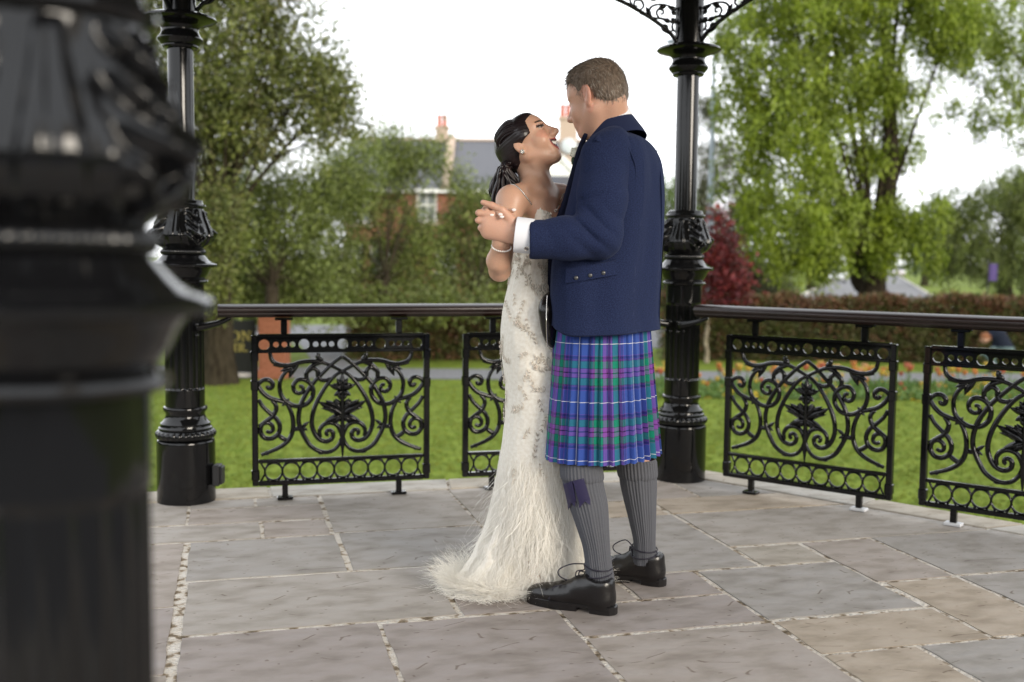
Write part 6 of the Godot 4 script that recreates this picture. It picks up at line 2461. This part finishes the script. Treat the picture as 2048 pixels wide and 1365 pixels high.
	fl.into(s, 0.0028, func(v: Vector3) -> Color:
		var q := hi * v
		var az := absf(q.z)
		if q.x > 0.055 and az > 0.009 and az < 0.050 and absf(q.y - 0.0335 - 0.16 * (az - 0.010) * (1.0 - az / 0.052)) < 0.0030:
			return Color(0.030, 0.016, 0.012)
		if q.x > 0.058 and az > 0.013 and az < 0.050 and absf(q.y - 0.0185) < 0.0045:
			return Color(0.035, 0.02, 0.018)
		if q.x > 0.068 and absf(q.y - 0.0115) < 0.0030 and az > 0.019 and az < 0.044:
			return Color(0.30, 0.27, 0.25) if absf(az - 0.030) > 0.006 else Color(0.02, 0.012, 0.01)
		if q.x > 0.066 and q.y < -0.0405 and q.y > -0.088 and az < 0.034:
			var mid_y := -0.0630 + 0.0205 * pow(az / 0.033, 1.6)
			var half := 0.0225 * sqrt(maxf(0.0, 1.0 - pow(az / 0.034, 2.0))) + 0.002
			if absf(q.y - mid_y) < half:
				return Color(0.36, 0.075, 0.07) if absf(q.y - mid_y) > half - 0.0095 else Color(0.10, 0.02, 0.02)
		if q.x > 0.04 and (Vector2(q.y + 0.018, az - 0.042)).length() < 0.02:
			return Color(0.63, 0.335, 0.24)
		return skin, Vector3(h.origin.x - 0.14, cut_at - 0.004, h.origin.z - 0.13), h.origin + Vector3(0.14, 0.14, 0.13))
	var body := part("body", s, mats["skin"], root, here)
	# teeth
	s = Shape.new()
	for k in 8:
		var a := (k - 3.5) / 3.5
		sphere(s, h * Vector3(0.0955 - 0.0165 * a * a, -0.0550 + 0.009 * a * a, 0.0245 * a), 0.0062, 8, 6, Vector3(0.6, 1.2, 0.75), b)
	part("teeth", s, paint("tooth", Color(0.80, 0.75, 0.68), 0.2), root, here)
	# fingernails
	for q in [[973, 430, 3.381], [984, 430, 3.372], [1001, 429, 3.357], [1004, 434, 3.351], [1028, 420, 3.366]]:
		s = Shape.new()
		sphere(s, at(q[0], q[1], q[2]), 0.0058, 10, 6, Vector3(1.25, 0.8, 0.45))
		part("fingernail", s, paint("nail_white", Color(0.80, 0.74, 0.72), 0.2), root, here)
	bride_hair(root, here, h)
	# ear stud, bracelet, hair clip
	s = Shape.new()
	for k in 7:
		var a := TAU * k / 6.0
		sphere(s, h * (Vector3(-0.004, -0.036, 0.083) + (Vector3(cos(a), sin(a), 0) * 0.0055 if k < 6 else Vector3.ZERO)), 0.0034, 8, 5)
	part("earring", s, mats["silver"], root, here)
	s = Shape.new()
	for q in hoop(at(1003, 494, 3.405), Vector3(0.12, 1, 0.55), 0.0305, 30):
		sphere(s, q, 0.0031, 8, 5)
	part("bracelet", s, paint("pearl", Color(0.75, 0.72, 0.68), 0.2), root, here)
	gown(root, here, zc, [near_strap, far_strap])


func bride_hair(root: Node3D, here: Transform3D, h: Transform3D) -> void:
	var b := h.basis.orthonormalized()
	var dark := paint("dark_hair", Color(0.011, 0.0065, 0.008), 0.34, 0.5)
	var warm := paint("brown_hair", Color(0.022, 0.012, 0.011), 0.36, 0.5)
	var s := Shape.new()
	var fl := Field.new()
	fl.ball(h * Vector3(-0.010, 0.029, 0), b, Vector3(0.090, 0.071, 0.080), 0.0)
	fl.ball(h * Vector3(-0.055, -0.002, 0), b, Vector3(0.050, 0.065, 0.066), 0.03)
	fl.ball(h * Vector3(0.045, 0.073, 0), b, Vector3(0.032, 0.022, 0.048), 0.03)
	fl.ball(h * Vector3(0.018, 0.025, 0.058), b, Vector3(0.028, 0.045, 0.025), 0.02)
	fl.ball(h * Vector3(0.128, -0.005, 0), b, Vector3(0.078, 0.092, 0.16), 0.006, true)
	fl.ball(h * Vector3(0.045, -0.088, 0), b, Vector3(0.080, 0.098, 0.16), 0.006, true)
	fl.ball(h * Vector3(-0.002, -0.022, 0.092), b, Vector3(0.021, 0.026, 0.028), 0.006, true)
	fl.ball(h * Vector3(-0.002, -0.022, -0.092), b, Vector3(0.021, 0.026, 0.028), 0.006, true)
	var hi := h.affine_inverse()
	fl.ripple = func(v: Vector3) -> float:
		var q := hi * v
		return 0.0007 * sin(atan2(q.y + 0.02, absf(q.z) + 0.03) * 70.0 + q.x * 24.0)
	fl.into(s, 0.004)
	var hair := part("hair", s, dark, root, here)
	var rng := RandomNumberGenerator.new()
	rng.seed = 33
	# locks swept from the hairline to the back of the head
	for k in 90:
		var a := lerpf(-0.15, 2.5, k / 89.0)
		var start := Vector3(0.052 - 0.025 * sin(a * 0.6), 0.040 + 0.050 * sin(a - 0.25), 0.070 * cos(a)) if a < 1.6 else Vector3(0.048, 0.088 - 0.03 * (a - 1.6), 0.070 * cos(a))
		start += Vector3(rng.randfn(), rng.randfn(), rng.randfn()) * 0.002
		var mid := Vector3(-0.015, start.y * 0.9 + 0.025, start.z * 1.12 + 0.012)
		var m2 := Vector3(-0.075, 0.5 * start.y + 0.022, start.z * 0.75 + 0.012)
		for q in [0, 1]:
			var v: Vector3 = mid if q == 0 else m2
			var c := v - Vector3(-0.010, 0.031, 0)
			var e := Vector3(c.x / 0.0925, c.y / 0.0740, c.z / 0.0825)
			if e.length() < 1.0:
				v = Vector3(-0.010, 0.031, 0) + c / maxf(e.length(), 0.2)
			if q == 0:
				mid = v
			else:
				m2 = v
		s = Shape.new()
		tube(s, curve([h * start, h * mid, h * m2, fall(h, rng)], 6), [0.0008, 0.0022, 0.0026, 0.0022], 5)
		part("lock", s, dark if rng.randf() < 0.7 else warm, hair)
	# the tail hangs in loose waves behind her shoulder
	for k in 110:
		var w := rng.randf()
		var px := lerpf(988, 1040, w) + rng.randfn() * 3.0
		var far := 3.745 + rng.randf_range(-0.06, 0.05)
		var wave := rng.randf_range(4.0, 9.0) * (1.0 if rng.randf() < 0.5 else -1.0)
		var ph := rng.randf() * 2.0
		var low := rng.randf_range(390, 446) - 40.0 * w
		var pts := [fall(h, rng)]
		for j in 6:
			var f := (j + 1) / 6.0
			pts.push_back(at(lerpf(1010, px, minf(1.0, f * 1.4)) + wave * sin(f * 6.0 + ph) * f - 7.0 * sin(f * PI), lerpf(322, low, f), far))
		s = Shape.new()
		tube(s, curve(pts, 4), [0.0045, 0.0058, 0.0055, 0.0042, 0.0008], 6)
		part("lock", s, dark if rng.randf() < 0.7 else warm, hair)
	# loose wisps
	for k in 26:
		s = Shape.new()
		var p0 := at(rng.randf_range(990, 1010), rng.randf_range(340, 380), 3.70)
		tube(s, curve([p0, p0 + Vector3(rng.randf_range(-0.02, 0.01), -0.04, 0), p0 + Vector3(rng.randf_range(-0.03, 0.02), -0.09, rng.randf_range(-0.02, 0.02))], 4), 0.0007, 3)
		part("wisp", s, dark, hair)
	# beaded comb
	s = Shape.new()
	for k in 16:
		var f := k / 15.0
		var v := Vector3(lerpf(-0.035, -0.072, f), lerpf(0.085, 0.000, f), lerpf(0.055, 0.064, f))
		var c := v - Vector3(-0.010, 0.031, 0)
		v = Vector3(-0.010, 0.031, 0) + c / Vector3(c.x / 0.094, c.y / 0.078, c.z / 0.083).length() * 1.02
		sphere(s, h * v, 0.0034 + 0.0012 * sin(f * 9.0), 7, 5)
	part("hair_comb", s, paint("pearl", Color(0.75, 0.72, 0.68), 0.2), hair)


# the skirt gives way to the shoe beside it
func tuck(p: Vector3) -> Vector3:
	return p - Vector3(0, 0, 0.075) * smoothstep(-0.06, 0.06, p.x) * smoothstep(0.30, 0.10, p.y) * smoothstep(-3.78, -3.66, p.z)


func first_hit(fl: Field, px: float, py: float) -> Vector3:
	var d := 3.45
	while d < 3.95 and fl.at(at(px, py, d), fl.prims) > 0.0015:
		d += 0.003
	return at(px, py, d)


# where a lock leaves the back of her head
func fall(h: Transform3D, rng: RandomNumberGenerator) -> Vector3:
	var f := rng.randf()
	return h * Vector3(lerpf(-0.088, -0.052, f), lerpf(-0.005, -0.058, f), rng.randf_range(-0.04, 0.055))


func gown(root: Node3D, here: Transform3D, zc: float, straps: Array) -> void:
	var silk := paint("ivory_tulle", Color(0.87, 0.845, 0.785), 0.7, 0.3)
	silk.albedo_texture = noise_map(0.03, 4, 120, [[0.0, Color(0.9, 0.88, 0.85)], [1.0, Color(1, 1, 1)]])
	triplanar(silk, Vector3.ONE * 4.0)
	var l := loft_of([[420, 1057, 1118, 0.128], [440, 1052, 1124, 0.148], [470, 1043, 1124, 0.146], [500, 1031, 1118, 0.130], [530, 1026, 1114, 0.118], [560, 1019, 1118, 0.122], [600, 1009, 1126, 0.142], [640, 1003, 1132, 0.162], [680, 1001, 1138, 0.170], [720, 1004, 1141, 0.168], [760, 1009, 1143, 0.162], [800, 1011, 1145, 0.160], [850, 1008, 1148, 0.160], [900, 1002, 1152, 0.160], [950, 994, 1157, 0.160], [1000, 984, 1160, 0.160], [1045, 973, 1163, 0.160], [1080, 959, 1166, 0.160], [1108, 946, 1168, 0.160], [1134, 931, 1169, 0.158], [1156, 916, 1169, 0.156], [1174, 905, 1168, 0.152], [1190, 898, 1166, 0.148]], zc)
	l.rings[-1][0] = 0.012
	var s := Shape.new()
	var soft := FastNoiseLite.new()
	soft.seed = 21
	soft.frequency = 5.0
	skin_loft(s, l, 120, 90, func(th: float, y: float, f: float) -> float:
		return 0.003 * soft.get_noise_3d(cos(th), y * 2.0, sin(th)) + 0.012 * smoothstep(0.6, 1.0, f) * sin(th * 11.0 + 2.0 * soft.get_noise_1d(y * 3.0)))
	# neckline: high where the straps join, low between
	var neck := [[0.0, -0.044], [0.9, -0.034], [1.57, -0.010], [2.05, 0.012], [2.35, 0.026], [2.75, -0.004], [3.2, -0.05], [4.2, -0.06], [5.2, -0.02], [5.8, -0.03], [6.3, -0.044]]
	for i in 121:
		var th := TAU * i / 120.0
		var edge := 0.0
		for k in neck.size() - 1:
			if th >= neck[k][0] and th <= neck[k + 1][0] + 0.001:
				edge = lerpf(neck[k][1], neck[k + 1][1], smoothstep(0.0, 1.0, (th - neck[k][0]) / (neck[k + 1][0] - neck[k][0])))
		for j in 5:
			s.v[j * 121 + i].y += (edge + 0.0025 * sin(th * 38.0)) * (1.0 - j / 5.0)
	for k in s.v.size():
		s.v[k] = tuck(s.v[k])
	var dress := part("gown", s, silk, root, here)
	# straps of small stones
	for pts in straps:
		s = Shape.new()
		var line := curve(pts, 8)
		for q in line:
			sphere(s, q, 0.0028, 7, 4)
		part("strap", s, mats["silver"], dress)
	# embroidery: sprigs of raised leaves with beads among them
	var rng := RandomNumberGenerator.new()
	rng.seed = 44
	var thread := Shape.new()
	var beads := Shape.new()
	var sprigs := []
	for k in 125:
		sprigs.push_back([rng.randf_range(0.1, 3.3) if rng.randf() < 0.8 else rng.randf() * TAU, pow(rng.randf(), 1.1) * 0.60 + 0.02])
	for q in [[1.2, 0.2], [1.5, 0.18], [1.8, 0.21], [2.2, 0.19], [0.9, 0.22], [1.1, 0.26], [1.4, 0.28], [1.9, 0.27], [1.3, 0.05], [1.6, 0.04], [1.0, 0.06], [1.9, 0.06], [1.5, 0.09], [1.2, 0.1], [0.8, 0.09]]:
		sprigs.push_back(q)
	for q in sprigs:
		var th: float = q[0]
		var fr: float = q[1]
		var dir := rng.randf() * TAU
		var bend := rng.randf_range(-0.25, 0.25)
		var n := rng.randi_range(3, 7)
		var t := th
		var g := fr
		for j in n:
			var r := l.ring(clampf(g, 0.01, 0.95))
			var per := 0.011
			var dt := cos(dir) * per / 0.14
			var dg := sin(dir) * per / 1.15
			dir += bend
			var p0 := l.point(t, r, 0.0035)
			for sg in [-1.0, 1.0]:
				var d2: float = dir + sg * rng.randf_range(0.6, 1.0)
				var ln := rng.randf_range(0.008, 0.014)
				var r2 := l.ring(clampf(g + sin(d2) * ln / 1.15, 0.01, 0.95))
				var p1 := l.point(t + cos(d2) * ln / 0.14, r2, 0.0045)
				var c := rng.randf_range(0.75, 1.15)
				thread.tint = Color(0.62 * c, 0.555 * c, 0.47 * c)
				leaf(thread, p0, p1, l.normal(t, r), 0.0023, 0.0014, 3)
			if rng.randf() < 0.30:
				sphere(beads, l.point(t, r, 0.0055), rng.randf_range(0.0016, 0.0036), 6, 4)
			t += dt
			g += dg
	stuff(part("embroidery", thread, tinted("champagne_thread", 0.45, 0.5), dress))
	stuff(part("beadwork", beads, paint("bead_crystal", Color(0.70, 0.60, 0.52), 0.12, 0.7), dress))
	# ostrich feathers: fine curling strands from the knee to the train
	var plume := Shape.new()
	for k in 16000:
		var f0 := 0.585 + 0.40 * pow(rng.randf(), 0.62)
		var th := rng.randf_range(-0.4, 3.9) if rng.randf() < 0.86 else rng.randf() * TAU
		var r := l.ring(minf(f0, 0.985))
		var n := l.normal(th, r)
		var p := tuck(l.point(th, r, 0.003))
		var low := smoothstep(0.82, 1.0, f0)
		var ln := rng.randf_range(0.09, 0.22) * lerpf(1.0, 0.7, low)
		var steps := 11
		var tang := Vector3(-n.z, 0, n.x)
		var out := rng.randf_range(-0.05, 0.10) + 0.16 * low * rng.randf()
		var vel := (Vector3(0, -1, 0) + n * out + tang * rng.randf_range(-0.22, 0.22)).normalized()
		if rng.randf() < 0.03:
			vel = (Vector3(0, -0.7, 0) + n * 0.7 + tang * rng.randf_range(-0.5, 0.5)).normalized()
		var curl := tang * rng.randf_range(-1.0, 1.0) + n * rng.randf_range(-0.5, 0.6) + Vector3(0, rng.randf_range(-0.2, 0.4), 0)
		var c := rng.randf_range(0.90, 1.04)
		plume.tint = Color(0.90 * c, 0.875 * c, 0.815 * c)
		var wide := rng.randf_range(0.00035, 0.0009)
		var prev := -1
		var wv := rng.randf_range(5.0, 11.0)
		var ph := rng.randf() * TAU
		var am := rng.randf_range(0.08, 0.30)
		for j in steps + 1:
			var g := float(j) / steps
			var w := vel.cross(n).normalized() * wide * (1.0 - 0.75 * g)
			var k0 := plume.add(p - w)
			plume.add(p + n * wide * 0.8 * (1.0 - g))
			plume.add(p + w)
			if prev >= 0:
				plume.quad(prev, prev + 1, k0 + 1, k0)
				plume.quad(prev + 1, prev + 2, k0 + 2, k0 + 1)
			prev = k0
			p += vel * ln / steps
			vel = (vel + curl * (0.05 + 0.75 * g * g * g) + (tang * sin(g * wv + ph) + n * 0.5 * cos(g * wv + ph)) * am + Vector3(0, -0.12 * (1.0 - g), 0)).normalized()
			if p.y < 0.006:
				p.y = 0.004 + rng.randf() * 0.008
				vel.y = absf(vel.y) * 0.25
				vel = vel.normalized()
	# the train: strands lying and curling outwards on the stone
	for k in 3800:
		var th := rng.randf_range(1.9, 4.6)
		var r := l.ring(rng.randf_range(0.93, 0.99))
		var n := l.normal(th, r)
		var p := tuck(l.point(th, r, rng.randf_range(-0.04, 0.012)))
		p.y = 0.005 + rng.randf() * 0.03
		var tang := Vector3(-n.z, 0, n.x)
		var vel := (n * rng.randf_range(-0.2, 0.8) + tang * rng.randfn() * 0.8 + Vector3(-0.2, rng.randf_range(-0.3, 0.2), 0.1)).normalized()
		var curl := tang * rng.randf_range(-1.0, 1.0) + Vector3(0, -0.25, 0) - n * rng.randf_range(0.0, 0.6)
		var c := rng.randf_range(0.90, 1.04)
		plume.tint = Color(0.90 * c, 0.875 * c, 0.815 * c)
		var ln := rng.randf_range(0.03, 0.11)
		var wide := rng.randf_range(0.00035, 0.0009)
		var prev := -1
		for j in 10:
			var g := j / 9.0
			var w := vel.cross(Vector3.UP).normalized() * wide * (1.0 - 0.75 * g)
			var k0 := plume.add(p - w)
			plume.add(p + Vector3(0, wide * 0.8, 0))
			plume.add(p + w)
			if prev >= 0:
				plume.quad(prev, prev + 1, k0 + 1, k0)
				plume.quad(prev + 1, prev + 2, k0 + 2, k0 + 1)
			prev = k0
			p += vel * ln / 9.0
			vel = (vel + curl * (0.20 + 0.6 * g)).normalized()
			if p.y < 0.005:
				p.y = 0.003 + rng.randf() * 0.006
				vel.y = absf(vel.y) * 0.3
	var fm := tinted("ostrich_feather", 0.7, 0.3)
	fm.backlight_enabled = true
	fm.backlight = Color(0.4, 0.38, 0.34)
	stuff(part("feather_trim", plume, fm, dress))
